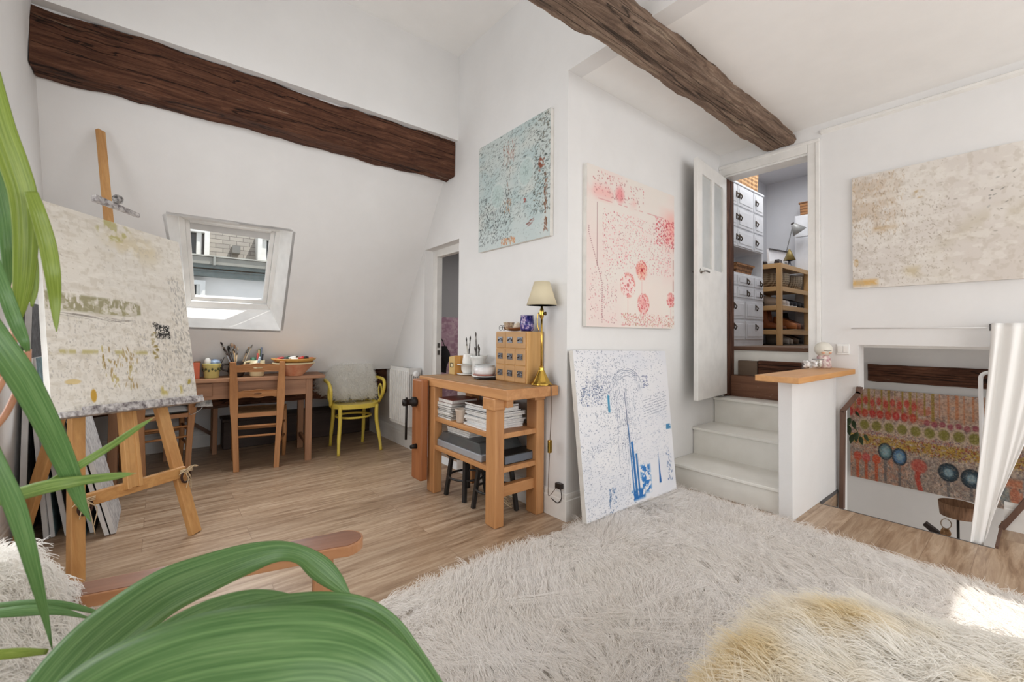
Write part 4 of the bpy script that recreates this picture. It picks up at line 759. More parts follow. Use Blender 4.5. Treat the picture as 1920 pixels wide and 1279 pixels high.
for s in (-1, 1):
    yb(MB().tube(cr([(s*.187, .232, .665), (s*.245, .14, .69), (s*.272, .0, .69), (s*.268, -.10, .675), (s*.258, -.145, .62), (s*.25, -.12, .54), (s*.235, -.05, .455)], 7), .016, 10), 'arm')
    yb(MB().tube([(s*.247+.0, -.055+.045*math.cos(a), .565+.07*math.sin(a)) for a in np.linspace(0, 2*PI, 24, endpoint=False)], .009, 8, closed=True), 'arm_scroll')
# cushion of white long-haired fur standing on the seat against the backrest
def fur_mat(name, stops, scale, tr=.45):
    t = NT(name); co = t.coords(); c = t.ramp(t.noise(co, scale, 3, .5), stops); d = t.n('ShaderNodeBsdfDiffuse'); l = t.n('ShaderNodeBsdfTranslucent'); mx = t.n('ShaderNodeMixShader'); mx.inputs[0].default_value = tr
    t.l(c, d.inputs[0]); t.l(c, l.inputs[0]); t.l(d.outputs[0], mx.inputs[1]); t.l(l.outputs[0], mx.inputs[2]); t.l(mx.outputs[0], t.t.nodes['Material Output'].inputs[0]); return t.m
FURW = fur_mat('white_wool', [(.3, (249, 247, 242)), (.7, (253, 252, 249))], 4.)
def pad(cx, cz, w, h, th, o, ex, ey, ez_, n=16):
    P = []; Q = []
    for i in range(n+1):
        a = i/n*2-1; r1 = []; r2 = []
        for j in range(n+1):
            b = j/n*2-1; e = ((1-a**6)*(1-b**6))**.5; p_ = o+ex*b*w/2+ez_*a*h/2; r1.append(p_-ey*th*.5*e); r2.append(p_+ey*th*.5*e)
        P.append(r1); Q.append(r2)
    return MB().grid(P).grid(np.array(Q)[:, ::-1])
cu2 = thing('fluffy_cushion', 'square white long-haired cushion on the yellow armchair', 'cushion', (1.53, 4.5, .47))
ey_ = np.array([.05, .93, .36]); ez2 = np.array([0, -.36, .93]); ez2 = np.array([-.06, .30, .95]); ez2 /= np.linalg.norm(ez2); ex2 = np.array([1, -.05, 0.]); ey2 = np.cross(ez2, ex2); ey2 /= np.linalg.norm(ey2)
pd = pad(0, 0, .40, .36, .12, np.array([1.545, 4.49, .672]), ex2, ey2, ez2).build('cushion_body', FURW, cu2)
r_, n_ = scatter(pd, 6500, 3); fur('cushion_fur', r_, n_, .075, FURW, cu2, .0013, .5, np.array([0, 0, -.25]), .5, 4, 5, .25)
thr = thing('sheepskin_throw', 'white sheepskin strip hanging over the left side of the yellow armchair', 'throw', (1.29, 4.55, .5))
P = [[(1.29+.03*k-.02*math.sin(3*s), 4.66-.09*k+.02*s, .80-.26*s-.03*(k-1)**2) for k in (0, 1, 2)] for s in np.linspace(0, 1, 8)]
ts = MB().grid(P).build('hide', FURW, thr, solid=.01); r_, n_ = scatter(ts, 2200, 4); fur('fleece', r_, n_*.6+np.array([-.6, -.3, 0]), .06, FURW, thr, .0011, .7, np.array([-.3, 0, -.5]), .35, 4, 6, .35)
# ---- radiator on the partition
RADW = plain('radiator_white', (226, 225, 222), .4); ra = thing('radiator', 'white ribbed panel radiator on the partition wall beside the yellow armchair', 'radiator', (1.87, 3.98, .27))
x0, y0, y1, z0, z1 = 1.812, 3.79, 4.20, .272, .828
mb = MB().box((x0+.012, y0, z0), (x0+.03, y1, z1))
for k in range(9): yy = y0+.02+k*(y1-y0-.04)/8; mb.box((x0, yy-.012, z0+.03), (x0+.02, yy+.012, z1-.03))
mb.build('front_panel', RADW, ra, .004)
MB().box((x0+.03, y0+.012, z0+.01), (XP-.02, y1-.01, z1-.012)).build('core', plain('radiator_core', (176, 175, 172), .5), ra)
mb = MB().box((x0+.03, y0, z0), (XP-.02, y0+.014, z0+.2)).box((x0+.03, y0, z1-.06), (XP-.02, y0+.014, z1))
for k in range(6): xx = x0+.034+k*.0195; mb.box((xx, y0, z0+.2), (xx+.009, y0+.014, z1-.06))
mb.build('side_grille', RADW, ra, .002)
MB().lathe([(.028, 0), (.03, .012), (.026, .034), (.012, .038), (0, .038)], (x0+.085, y0, z1-.055), 18, (0, -1, 0)).build('thermostat', plain('thermostat_white', (240, 240, 240), .3), ra)
MB().tube([(XP-.05, 3.86, z0), (XP-.05, 3.86, .17)], .009, 8).build('pipe', RADW, ra)
MB().box((x0+.06, y0-.002, z0+.012), (x0+.12, y0, z0+.05)).build('rating_label', plain('label_grey', (150, 150, 150), .6, var=(226, 226, 226), vs=200), ra)

# ---- workbench
def bench(ax): return wood('bench_beech', (166, 112, 66), (198, 146, 96), ax, .5, 12, (180, 126, 76))
wb = thing('workbench', 'beech workbench with open shelves and iron-screwed leg vise along the partition wall', 'workbench', (1.75, 2.5, 0))
def top_mat():
    t = NT('bench_top'); co = t.coords((1, .12, 1)); c = t.ramp(t.noise(co, 16, 6, .6, .5), [(.3, (150, 112, 74)), (.7, (182, 140, 96))]); s = t.noise(t.coords(), 26, 5, .75)
    t.base(t.mix(t.ramp(s, [(.5, (0, 0, 0)), (.62, (170, 170, 170))]), c, (176, 166, 154))); t.b.inputs['Roughness'].default_value = .6; return t.m
MB().box((1.545, 1.94, .772), (1.958, 3.02, .835)).build('top', bench('y'), wb, .005); MB().box((1.549, 1.944, .8355), (1.954, 3.016, .8365)).build('worn_surface', top_mat(), wb)
for x in (1.555, 1.885):
    for y in (2.06, 2.80): MB().box((x, y, 0), (x+.068, y+.10, .735 if y < 2.5 else .772)).build('leg', bench('z'), wb, .006)
MB().box((1.535, 2.045, .70), (1.62, 2.17, .772)).box((1.61, 2.02, .715), (1.66, 2.17, .772)).build('leg_head', bench('x'), wb, .006); MB().box((1.86, 2.05, .735), (1.955, 2.18, .772)).build('leg_head', bench('x'), wb, .006)
for z in (.52, .315): MB().box((1.565, 2.07, z), (1.945, 2.90, z+.033)).build('shelf', bench('y'), wb, .004)
MB().box((1.62, 2.085, .165), (1.89, 2.13, .232)).build('stretcher', bench('x'), wb, .004)
v_ = MB().box((1.475, 2.85, .085), (1.535, 3.0, .82)).build('vise_jaw', wood('vise_beech', (140, 84, 48), (164, 104, 62), 'z', .5, 12), wb, .012)
IRON = plain('black_iron', (44, 40, 38), .5, .7)
MB().lathe([(.032, 0), (.036, .01), (.036, .03), (.022, .034), (.022, .08), (.026, .082), (.026, .1), (0, .105)], (1.475, 2.93, .655), 16, (-1, 0, 0)).build('vise_screw', IRON, v_)
MB().tube([(1.40, 2.93, .69), (1.40, 2.935, .385)], .009, 8).build('vise_handle', IRON, v_)
MB().tube([(1.475, 2.92, .33), (1.43, 2.92, .33)], [.02, .014], 8).build('vise_pin', IRON, v_)
# ---- black stools under the bench
BLK = plain('black_wood', (36, 34, 33), .45)
def stool(label, loc):
    t = thing('round_stool', label, 'stool', loc, 'black stools under the workbench')
    MB().lathe([(.0, .285), (.135, .285), (.145, .295), (.145, .31), (.135, .32), (0, .322)], (0, 0, 0), 28).build('seat', BLK, t, local=True)
    for k in range(4): a = PI/4+k*PI/2; MB().bar((.105*math.cos(a), .105*math.sin(a), .29), (.145*math.cos(a), .145*math.sin(a), 0), .026, .026, (0, 1, 0)).build('leg', BLK, t, .003, local=True)
    MB().tube([(.125*math.cos(a), .125*math.sin(a), .14) for a in np.linspace(0, 2*PI, 30, endpoint=False)], .008, 8, closed=True).build('foot_ring', BLK, t, local=True); return t
s1 = stool('black round stool under the near end of the workbench', (1.735, 2.30, 0)); dup(s1, (1.73, 2.635, 0), .12, 'black round stool under the far end of the workbench, beside the vise')
# ================================================================ SMALL THINGS ON THE TABLE AND BENCH
ZT = .7755
def ty(u, y): p = onY(u, 690, y); return float(p[0]), float(p[1])
CREAM = plain('cream_glaze', (226, 212, 172), .3); TERR = plain('terracotta', (188, 116, 84), .75, var=(206, 152, 118), vs=14); OCHRE = plain('ochre_glaze', (206, 156, 84), .35); DKC = plain('dark_glaze', (44, 34, 30), .3)
x, y = ty(397, 4.36); yp = thing('glazed_pot', 'pale yellow glazed pot with a leaf frieze at the left end of table', 'pot', (x, y, ZT))
MB().lathe([(.048, 0), (.052, .004), (.058, .085), (.066, .092), (.066, .112), (.069, .118), (.062, .12), (.058, .1), (.05, .01), (0, .008)], (x, y, ZT), 28).build('pot_body', plain('yellow_glaze', (214, 204, 132), .3), yp)
mb = MB()
for k in range(16): a = k*PI/8; mb.ball((x+.0585*math.cos(a), y+.0585*math.sin(a), ZT+.075-.012*(k % 2)), .008, 4, (1, 1, 1.3))
mb.build('leaf_frieze', plain('frieze_olive', (72, 74, 44), .5), yp)
def simple(name, label, cat, mb, mat, group=None, **k): return tagp(mb.build(name, mat, None, **k), label, cat, group)
simple('sponge', 'white sponge sticking out of the yellow pot', 'sponge', MB().ball((x-.03, y-.02, ZT+.135), .03, 6, (.8, .8, 1.1)), plain('sponge_white', (232, 230, 224), .9))
simple('paint_jar', 'silvery blue round jar lying in the yellow pot', 'jar', MB().ball((x+.02, y, ZT+.125), .04, 8, (1.1, 1, .8)), plain('jar_blue', (176, 196, 220), .2, .2, var=(90, 110, 140), vs=30))
for k in (0, 1): simple('pen', ['black pen leaning out of the yellow pot, thinner of two', 'thick black pen leaning out of the yellow pot'][k], 'pen', MB().tube([(x+.03, y-.01*k, ZT+.03), (x+.085-.02*k, y-.01, ZT+.17-.015*k)], .004+.001*k, 6), DKC)
x, y = ty(444, 4.36); jg = thing('dark_jug', 'dark brown handled jug holding paint brushes on the table', 'jug', (x, y, ZT))
MB().lathe([(.045, 0), (.06, .03), (.066, .07), (.056, .105), (.06, .125), (.054, .127), (.05, .105), (.058, .07), (.05, .03), (0, .01)], (x, y, ZT), 26).build('jug_body', DKC, jg); MB().tube(cr([(x-.058, y, ZT+.11), (x-.1, y, ZT+.105), (x-.105, y, ZT+.07), (x-.062, y, ZT+.05)], 5), .008, 8).build('handle', DKC, jg)
def brush(label, b, t, col, tip, r=.0045, bw=1.6, tl=.035, group='brushes in the dark jug'):
    b, t = np.array(b, float), np.array(t, float); d = (t-b)/np.linalg.norm(t-b); o = thing('paint_brush', label, 'brush', b, group)
    MB().tube([b, t-d*tl*2], [r*.7, r], 7).build('handle', plain('brush_'+str(col), col, .4), o); MB().tube([t-d*tl*2, t-d*tl], r*1.15, 8).build('ferrule', STEEL, o); MB().tube([t-d*tl, t-d*tl*.5, t], [r*1.1, r*bw, r*.5], 8).build('bristles', plain('bristle_'+str(tip), tip, .9), o); return o
bs = [('brush with black bristles at far left of the jug', 413, 640, (70, 48, 40), (40, 36, 36)), ('brush with white handle second from left in the jug', 419, 652, (220, 220, 226), (60, 50, 46)), ('slim dark brush third from left in the jug', 424, 640, (54, 44, 40), (90, 66, 50)), ('black flat brush at the centre left of the jug', 428, 648, (40, 36, 36), (30, 28, 28)), ('wide pale fan brush in the middle of the jug', 434, 643, (196, 160, 116), (190, 162, 136)), ('pale wooden brush just right of the fan brush', 440, 646, (206, 176, 132), (150, 116, 90)), ('light thin brush upright in the jug', 446, 650, (214, 190, 156), (206, 190, 166)), ('long brush with dark tip leaning far right', 477, 638, (206, 190, 166), (56, 50, 46)), ('long pale brush leaning right beneath the dark-tipped one', 468, 648, (196, 164, 126), (186, 160, 130))]
for k, (lb_, u, v, c, tpc) in enumerate(bs):
    q = onY(u, v, y+.03*math.sin(k)); brush(lb_, (x+.02*math.cos(k*1.7), y+.02*math.sin(k*1.7), ZT+.02), q, c, tpc, bw=3.2 if k == 4 else 1.7)
x, y = ty(482, 4.33); mg = thing('cream_mug', 'cream mug of pens and tubes behind the carved chair back', 'mug', (x, y, ZT))
MB().lathe([(.05, 0), (.056, .01), (.06, .14), (.056, .14), (.052, .012), (0, .01)], (x, y, ZT), 24).build('mug_body', CREAM, mg); MB().tube(cr([(x-.058, y-.01, ZT+.13), (x-.095, y-.02, ZT+.12), (x-.09, y-.02, ZT+.07), (x-.056, y-.01, ZT+.05)], 5), .009, 8).build('handle', CREAM, mg)
for k, (lb_, dx, dz, c) in enumerate((('green capped tube lying across the cream mug', -.035, .165, (52, 104, 74)), ('red marker in the cream mug', .0, .2, (186, 62, 52)), ('tall tan pencil in the cream mug', .012, .23, (190, 160, 110)), ('dark green pen in the cream mug', .02, .235, (70, 96, 72)), ('tallest blue-grey pen in the cream mug', .035, .25, (110, 120, 140)), ('black marker at right of the cream mug', .045, .19, (36, 38, 44)))):
    simple('marker_pen', lb_, 'pen', MB().tube([(x+dx*.5, y-.02+.008*k, ZT+.02), (x+dx, y-.02+.008*k, ZT+dz)], .007 if k else .02, 8), plain('marker_%d' % k, c, .4), 'pens in the cream mug')
simple('paint_tube', 'blue and white paint tube hanging over the rim of cream mug', 'tube', MB().tube([(x-.005, y-.062, ZT+.09), (x+.01, y-.064, ZT+.17)], [.012, .009], 8), plain('tube_blue', (90, 130, 150), .4, var=(226, 230, 232), vs=60))
x, y = ty(551, 4.23); tbw = thing('terracotta_bowl', 'large flared terracotta bowl with cream rim on the right of table', 'bowl', (x, y, ZT))
MB().lathe([(.072, 0), (.075, .005), (.165, .105), (.172, .112), (.158, .112), (.07, .012), (0, .01)], (x, y, ZT), 40).build('bowl_body', TERR, tbw); MB().tube([(x+.166*math.cos(a), y+.166*math.sin(a), ZT+.112) for a in np.linspace(0, 2*PI, 40, endpoint=False)], .007, 8, closed=True).build('rim', CREAM, tbw)
simple('ochre_dish', 'shallow ochre dish of paint tubes resting on the terracotta bowl', 'dish', MB().lathe([(.12, .118), (.15, .122), (.178, .145), (.182, .155), (.172, .153), (.145, .132), (0, .128)], (x, y, ZT), 40), OCHRE)
g = random.Random(4)
for k, (lb_, c) in enumerate((('red paint tube at the left rim of ochre dish', (190, 70, 54)), ('crimson crumpled paint tube in the ochre dish', (176, 60, 60)), ('black paint tube lying low in the ochre dish', (40, 40, 42)), ('dark green paint tube at back of ochre dish', (46, 76, 62)), ('large white folded paint tube in the ochre dish', (236, 234, 230)), ('white paint tube pointing right in the ochre dish', (230, 228, 222)), ('red capped tube right of the white tubes', (188, 56, 52)), ('small black cone cap standing in the ochre dish', (30, 30, 34)), ('dark red tube at the right rim of ochre dish', (120, 40, 38)), ('orange paint tube in front of the green one', (206, 110, 60)))):
    px = x-.14+.031*k; py = y+g.uniform(-.06, .05)-.03; a = g.uniform(-.7, .7); L = .05 if k not in (4, 5) else .075; zz = ZT+.146+.012*(k in (1, 3, 4, 6, 7))
    o = thing('paint_tube', lb_, 'tube', (px, py, zz), 'paint tubes in the ochre dish'); dv = np.array([math.cos(a), math.sin(a)*.5, .25*(k in (4, 6, 7))])*L
    MB().tube([np.array([px, py, zz])-dv*.6, np.array([px, py, zz])+dv*.3, np.array([px, py, zz])+dv*.45], [.009, .014, .006], 8).build('tube_body', plain('paint_%d' % k, c, .4), o); MB().tube([np.array([px, py, zz])+dv*.45, np.array([px, py, zz])+dv*.65], .006, 8).build('cap', plain('cap_dark', (60, 56, 54), .5), o)
p = onY(366, 681, 4.36); simple('red_pot', 'small orange-red square pot behind the easel canvas edge', 'pot', MB().box((p[0]-.03, 4.33, ZT), (p[0]+.03, 4.39, ZT+.13)), plain('red_clay', (190, 92, 58), .6), bevel=.004)

# ---- bench top
ZB = .8367
fb_ = thing('magazine_file', 'wooden magazine box with black label frame at the far end of bench', 'box', (1.84, 2.99, ZB))
MB().prism([(2.925, 0), (3.01, 0), (3.01, .135), (2.99, .14), (2.925, .15)], lambda a, b, t: (1.80+t, a, ZB+b), 0, .105).build('box_body', plain('file_box_wood', (206, 176, 116), .55, var=(196, 160, 98), vs=10), fb_, .002); MB().box((1.799, 2.926, ZB), (1.904, 2.924, ZB+.149)).build('side_board', wood('file_side', (196, 140, 72), (212, 158, 88), 'z'), fb_)
mb = MB(); 
for a, b in (((2.945, .055), (2.99, .06)), ((2.945, .085), (2.99, .09)), ((2.945, .055), (2.95, .09)), ((2.985, .055), (2.99, .09))): mb.box((1.797, a[0], ZB+a[1]), (1.80, b[0], ZB+b[1]))
mb.build('label_frame', DKC, fb_); MB().box((1.7985, 2.951, ZB+.06), (1.7995, 2.984, ZB+.085)).build('label_card', CREAM, fb_)
WCER = plain('white_ceramic', (234, 233, 229), .25)
def bench_pos(u, xx): p = onX(u, 700, xx); return xx, float(p[1])
x, y = bench_pos(878, 1.88)
simple('flat_dish', 'white flat dish beneath the white brush pot on the bench', 'dish', MB().lathe([(.05, 0), (.085, .006), (.09, .012), (0, .008)], (x, y, ZB), 28), WCER, 'white ceramics on the bench')
simple('footed_dish', 'white bowl with a wide flat rim below the brush pot', 'dish', MB().lathe([(.04, .012), (.055, .04), (.058, .075), (.088, .08), (.088, .084), (.05, .08), (0, .06)], (x, y, ZB), 28), WCER, 'white ceramics on the bench')
simple('brush_pot', 'narrow white pot with dark-spotted neck stacked on footed white bowl', 'pot', MB().lathe([(.045, .084), (.048, .1), (.04, .16), (.036, .165), (.03, .16), (.035, .1), (0, .09)], (x, y, ZB), 24), WCER, 'white ceramics on the bench')
for k, (u, v, c) in enumerate(((874, 632, (196, 190, 180)), (880, 630, (46, 42, 42)), (876, 652, (60, 60, 58)))):
    q = onX(u, v, x); brush(['pale thin brush in the narrow white pot', 'black handled brush in the narrow white pot', 'short dark brush in the narrow white pot'][k], (x, y, ZB+.09), (x+.01*k, q[1], q[2]), c, (60, 56, 54), .004, group='brushes on the bench')
x, y = bench_pos(897, 1.86)
va = thing('white_vase', 'tall white ceramic vase holding a spiral-striped brush on the bench', 'vase', (x, y, ZB))
MB().lathe([(.045, 0), (.05, .006), (.048, .1), (.058, .135), (.075, .16), (.07, .16), (.054, .135), (.044, .1), (.042, .01), (0, .008)], (x, y, ZB), 26).build('vase_body', plain('frosted_ceramic', (228, 229, 226), .2, var=(214, 216, 214), vs=20), va)
for k, (u, v, c) in enumerate(((892, 622, (56, 50, 48)), (899, 650, (206, 204, 200)), (890, 650, (180, 176, 170)), (893, 648, (226, 222, 216)), (897, 645, (150, 146, 140)))):
    q = onX(u, v, x); brush(['long striped brush standing tallest in the white vase', 'white handled brush at right in the vase', 'grey brush at left in the vase', 'cream brush in the middle of the vase', 'silver brush behind the cream one'][k], (x+.01*(k % 3-1), y, ZB+.02), (x, q[1], q[2]), c, (90, 84, 80), .004, group='brushes in the white vase')
x, y = bench_pos(909, 1.81)
simple('black_plate', 'flat black plate at the bottom of the dish stack on bench', 'plate', MB().lathe([(.05, 0), (.098, .006), (.102, .011), (0, .007)], (x+.012, y-.02, ZB), 32), DKC, 'stacked dishes on the bench')
simple('white_plate', 'white plate resting on the black plate', 'plate', MB().lathe([(.05, .011), (.09, .018), (.096, .024), (0, .02)], (x, y, ZB), 32), WCER, 'stacked dishes on the bench')
simple('banded_plate', 'white plate with a thin red-brown band above the plain one', 'plate', MB().lathe([(.05, .0235), (.082, .028), (.084, .034), (0, .03)], (x, y, ZB), 32), plain('band_brown', (170, 110, 96), .3), 'stacked dishes on the bench')
simple('bowl', 'straight-sided white bowl on top of the plate stack', 'bowl', MB().lathe([(.07, .0345), (.076, .04), (.08, .085), (.076, .085), (.07, .045), (0, .04)], (x, y, ZB), 32), plain('white_pearl', (226, 224, 224), .2), 'stacked dishes on the bench')
simple('bowl', 'upper grey-rimmed bowl nested in the straight-sided white bowl', 'bowl', MB().lathe([(.066, .06), (.073, .1), (.069, .1), (.06, .062), (0, .06)], (x, y, ZB), 32), plain('rim_grey', (190, 192, 192), .2), 'stacked dishes on the bench')
# apothecary drawers
dc_ = thing('drawer_cabinet', 'small golden wooden cabinet of index drawers on the workbench', 'cabinet', (1.89, 2.255, ZB)); GOLD = lambda a: wood('golden_pine', (188, 142, 82), (210, 164, 104), a, .4, 10, (174, 126, 68))
X0, Y0, Y1, H = 1.82, 2.09, 2.42, .338
MB().box((X0+.006, Y0, ZB), (1.968, Y1, ZB+H)).build('body', GOLD('z'), dc_, .003)
DRW = wood('drawer_front', (176, 134, 86), (190, 148, 100), 'y', .5, 12)
for r in range(3):
    for c_ in range(3):
        if r == 2 and c_ == 1: continue
        ya = Y1-.008-(c_)*.105; yb_ = ya-.1; 
        if r == 2 and c_ == 2: ya = Y1-.008-.105
        za = ZB+.006+r*.111
        d = MB().box((X0-.002, yb_, za), (X0+.02, ya, za+.104)).build('drawer', DRW, dc_, .002)
        for yy in ([ (ya+yb_)/2 ] if not (r == 2 and c_ == 2) else [ya-.05, yb_+.05]):
            mb = MB(); mb.box((X0-.005, yy-.026, za+.034), (X0-.002, yy+.026, za+.074)); mb.tube([(X0-.006+.0*a, yy-.022+.044*a, za+.05+.012*math.sin(PI*a)) for a in np.linspace(0, 1, 8)], .005, 6); mb.build('label_pull', plain('pewter', (140, 142, 148), .35, .85, var=(96, 96, 100), vs=60), d)
ZC = ZB+H+.001
simple('leaf_dish', 'long brown leaf-shaped dish on top of the drawer cabinet', 'dish', MB().grid([[(1.88+(a-.5)*.075*math.sin(PI*min(.97, max(.03, b))), 2.40-.22*b, ZC+.004+.018*abs(a-.5)*2+.012*(abs(b-.5)*2)**2) for a in np.linspace(0, 1, 7)] for b in np.linspace(0, 1, 14)]), plain('leaf_brown', (120, 74, 44), .5, var=(150, 96, 58), vs=20), solid=.004)
cp = thing('floral_cup', 'small flower-patterned cup on the drawer cabinet', 'cup', (1.87, 2.335, ZC+.012))
MB().lathe([(.02, 0), (.024, .006), (.04, .05), (.037, .05), (.02, .008), (0, .007)], (1.87, 2.335, ZC+.012), 24).build('cup_body', plain('cup_floral', (196, 178, 146), .4, var=(120, 76, 60), vs=70), cp); MB().tube([(1.862, 2.30+.012*math.cos(a)-.0, ZC+.036+.014*math.sin(a)) for a in np.linspace(0, 2*PI, 14, endpoint=False)], .003, 6, closed=True).build('handle', plain('cup_floral', (196, 178, 146), .4), cp)
simple('seashell', 'cream seashell between the floral cup and the blue tumbler', 'shell', MB().lathe([(.0, 0), (.02, .006), (.034, .022), (.026, .04), (.01, .05), (0, .055)], (1.885, 2.255, ZC+.008), 16, wob=.1), plain('shell', (196, 176, 150), .6, var=(222, 210, 190), vs=40))
ey = thing('eyeglasses', 'thin wire eyeglasses lying at the left edge of the drawer cabinet', 'glasses', (1.86, 2.40, ZC+.004))
for k in (0, 1): MB().tube([(1.845+.03*k+.0, 2.395+.018*math.cos(a), ZC+.024+.018*math.sin(a)) for a in np.linspace(0, 2*PI, 16, endpoint=False)], .0015, 5, closed=True).build('rim', DKC, ey)
MB().tube([(1.845, 2.41, ZC+.024), (1.85, 2.36, ZC+.03), (1.855, 2.33, ZC+.01)], .0014, 5).tube([(1.845, 2.395, ZC+.042), (1.875, 2.395, ZC+.042)], .0014, 5).build('temple', DKC, ey)
bt = thing('blue_tumbler', 'cobalt blue patterned glass tumbler on the drawer cabinet', 'glass', (1.87, 2.145, ZC))
t = NT('cobalt_glass'); co = t.coords(); t.base(t.ramp(t.noise(co, 38, 3), [(.4, (34, 36, 92)), (.52, (76, 66, 134)), (.6, (196, 176, 200)), (.68, (44, 48, 110))])); t.b.inputs['Roughness'].default_value = .1
MB().lathe([(.034, 0), (.044, .01), (.047, .05), (.042, .105), (.038, .105), (.042, .05), (.036, .012), (0, .01)], (1.87, 2.145, ZC), 28).build('tumbler_body', t.m, bt); MB().tube([(1.87+.041*math.cos(a), 2.145+.041*math.sin(a), ZC+.106) for a in np.linspace(0, 2*PI, 24, endpoint=False)], .003, 6, closed=True).build('rim', plain('tumbler_rim', (206, 208, 222), .1), bt)
# brass lamp
BR = plain('polished_brass', (214, 176, 86), .18, 1.); la = thing('table_lamp', 'brass table lamp with cream pleated cone shade on the near bench corner', 'lamp', (1.885, 2.02, ZB)); L0 = np.array([1.885, 2.02, ZB])
MB().lathe([(.068, 0), (.07, .006), (.064, .012), (.056, .018), (.05, .03), (.034, .06), (.022, .085), (.014, .1), (.018, .106), (.012, .112), (.009, .12)], L0, 32, wob=.04).build('base', BR, la)
MB().tube([L0+[0, 0, .11], L0+[0, 0, .46]], .0065, 10).build('pole', BR, la)
MB().lathe([(.007, .42), (.013, .43), (.016, .45), (.013, .475), (.008, .49), (.006, .535)], L0, 16).build('neck', BR, la); MB().lathe([(.005, 0), (.005, .02), (.012, .022), (.012, .03), (0, .032)], L0+[0, 0, .452], 12, (.3, -.95, 0)).build('tilt_knob', plain('knob_dark', (90, 70, 40), .4, .8), la)
MB().tube(cr([L0+[-.01, .02, .46], L0+[-.012, .028, .40], L0+[-.008, .016, .34]], 5), .003, 6).build('arm', BR, la)
t = NT('lamp_shade_cream'); t.b.inputs['Base Color'].default_value = L4((240, 230, 202)); t.b.inputs['Roughness'].default_value = .8; tr = t.n('ShaderNodeBsdfTranslucent'); tr.inputs[0].default_value = L4((244, 234, 206)); mx = t.n('ShaderNodeMixShader'); mx.inputs[0].default_value = .35; t.l(t.b.outputs[0], mx.inputs[1]); t.l(tr.outputs[0], mx.inputs[2]); t.l(mx.outputs[0], t.t.nodes['Material Output'].inputs[0])
MB().lathe([(.098, .505), (.05, .655), (.049, .655), (.097, .505)], L0, 40).build('lamp_shade', t.m, la)
pc = MB().tube(cr([L0+[.0, -.05, .008], L0+[.005, -.075, .006], (1.89, 1.936, ZB-.01), (1.888, 1.93, .72), (1.885, 1.932, .60), (1.882, 1.935, .50)], 6), .0022, 6).tube(cr([(1.88, 1.935, .43), (1.88, 1.94, .33), (1.885, 1.95, .22), (1.90, 1.96, .15), (1.95, 1.95, .19), (1.96, 1.945, .205)], 6), .0022, 6).build('power_cord', plain('cord_brown', (86, 66, 50), .6), la)
MB().box((1.868, 1.925, .425), (1.893, 1.945, .505)).build('switch', BR, pc, .005)
pl = thing('wall_plug', 'small black adapter plugged low on partition wall beside the bench', 'plug', (1.962, 1.93, .18)); MB().box((1.945, 1.905, .19), (1.9755, 1.955, .225)).build('plug_body', DKC, pl, .004); MB().tube(cr([(1.955, 1.91, .19), (1.95, 1.9, .14), (1.955, 1.94, .10), (1.96, 2.0, .11)], 5), .003, 6).build('cable', DKC, pl)
# ---- bench shelves: every book is a thing
PAPER = plain('paper_edge', (226, 224, 220), .8, var=(206, 203, 198), vs=60)
def book(name, label, x0, x1, y0, y1, z0, th, col, cat, group, rot=0., glossy=.4):
    c = np.array([(x0+x1)/2, (y0+y1)/2, z0]); t = thing(name, label, cat, c, group, rz=rot); hx_, hy = (x1-x0)/2, (y1-y0)/2; e = .0016
    MB().box((-hx_+.003, -hy+.003, e), (hx_-.004, hy-.003, th-e)).build('pages', PAPER, t, local=True)
    cm = plain('cover_'+'_'.join(map(str, col)), col, glossy); MB().box((-hx_, -hy, 0), (hx_, hy, e)).box((-hx_, -hy, th-e), (hx_, hy, th)).box((hx_-.003, -hy, 0), (hx_, hy, th)).build('cover', cm, t, local=True)
z = .5535; B1 = [((206, 200, 190), .012), ((60, 58, 58), .010), ((196, 190, 176), .014), ((228, 226, 220), .012), ((70, 64, 60), .011), ((200, 198, 192), .013), ((52, 48, 48), .016), ((216, 214, 208), .02), ((122, 58, 46), .026)]
NM = ['bottom', 'second lowest', 'third lowest', 'fourth lowest', 'fifth from bottom', 'sixth from bottom', 'seventh from bottom', 'second from top', 'topmost']
CN = ['pale grey', 'black', 'beige', 'white', 'charcoal', 'light grey', 'black', 'off-white', 'maroon-covered']
for k, (c_, th_) in enumerate(B1):
    book('book', f'{CN[k]} book, {NM[k]} of the far stack on the bench upper shelf', 1.578+.004*(k % 3), 1.80+.012*(k % 4), 2.60+.006*((k*5) % 4), 2.83+.004*((k*3) % 4)-.02*(k == 8), z, th_, c_, 'book', 'books in the far stack on the bench', .02*((k*7) % 5-2)); z += th_+.0004
tagp(MB().lathe([(.03, 0), (.033, .004), (.04, .075), (.043, .08), (.043, .092), (.038, .092), (.036, .075), (.03, .008), (0, .006)], (1.605, 2.515, .5535), 24).build('plastic_tub', plain('frosted_plastic', (206, 192, 178), .3, var=(190, 172, 154), vs=20)), 'small translucent beige tub between the two book stacks', 'tub')
z = .5535; cols = [(236, 236, 236), (226, 226, 228), (232, 232, 232), (206, 206, 210), (238, 238, 238), (70, 70, 74), (230, 228, 226), (222, 222, 224), (60, 62, 66), (226, 226, 226), (236, 234, 232), (72, 60, 56)]
cn = ['white', 'pale grey', 'off-white', 'grey', 'bright white', 'slate', 'cream', 'light grey', 'dark grey', 'white glossy', 'ivory', 'brown topped']
od = ['lowest', 'second', 'third', 'fourth', 'fifth', 'sixth', 'seventh', 'eighth', 'ninth', 'tenth', 'eleventh', 'uppermost']
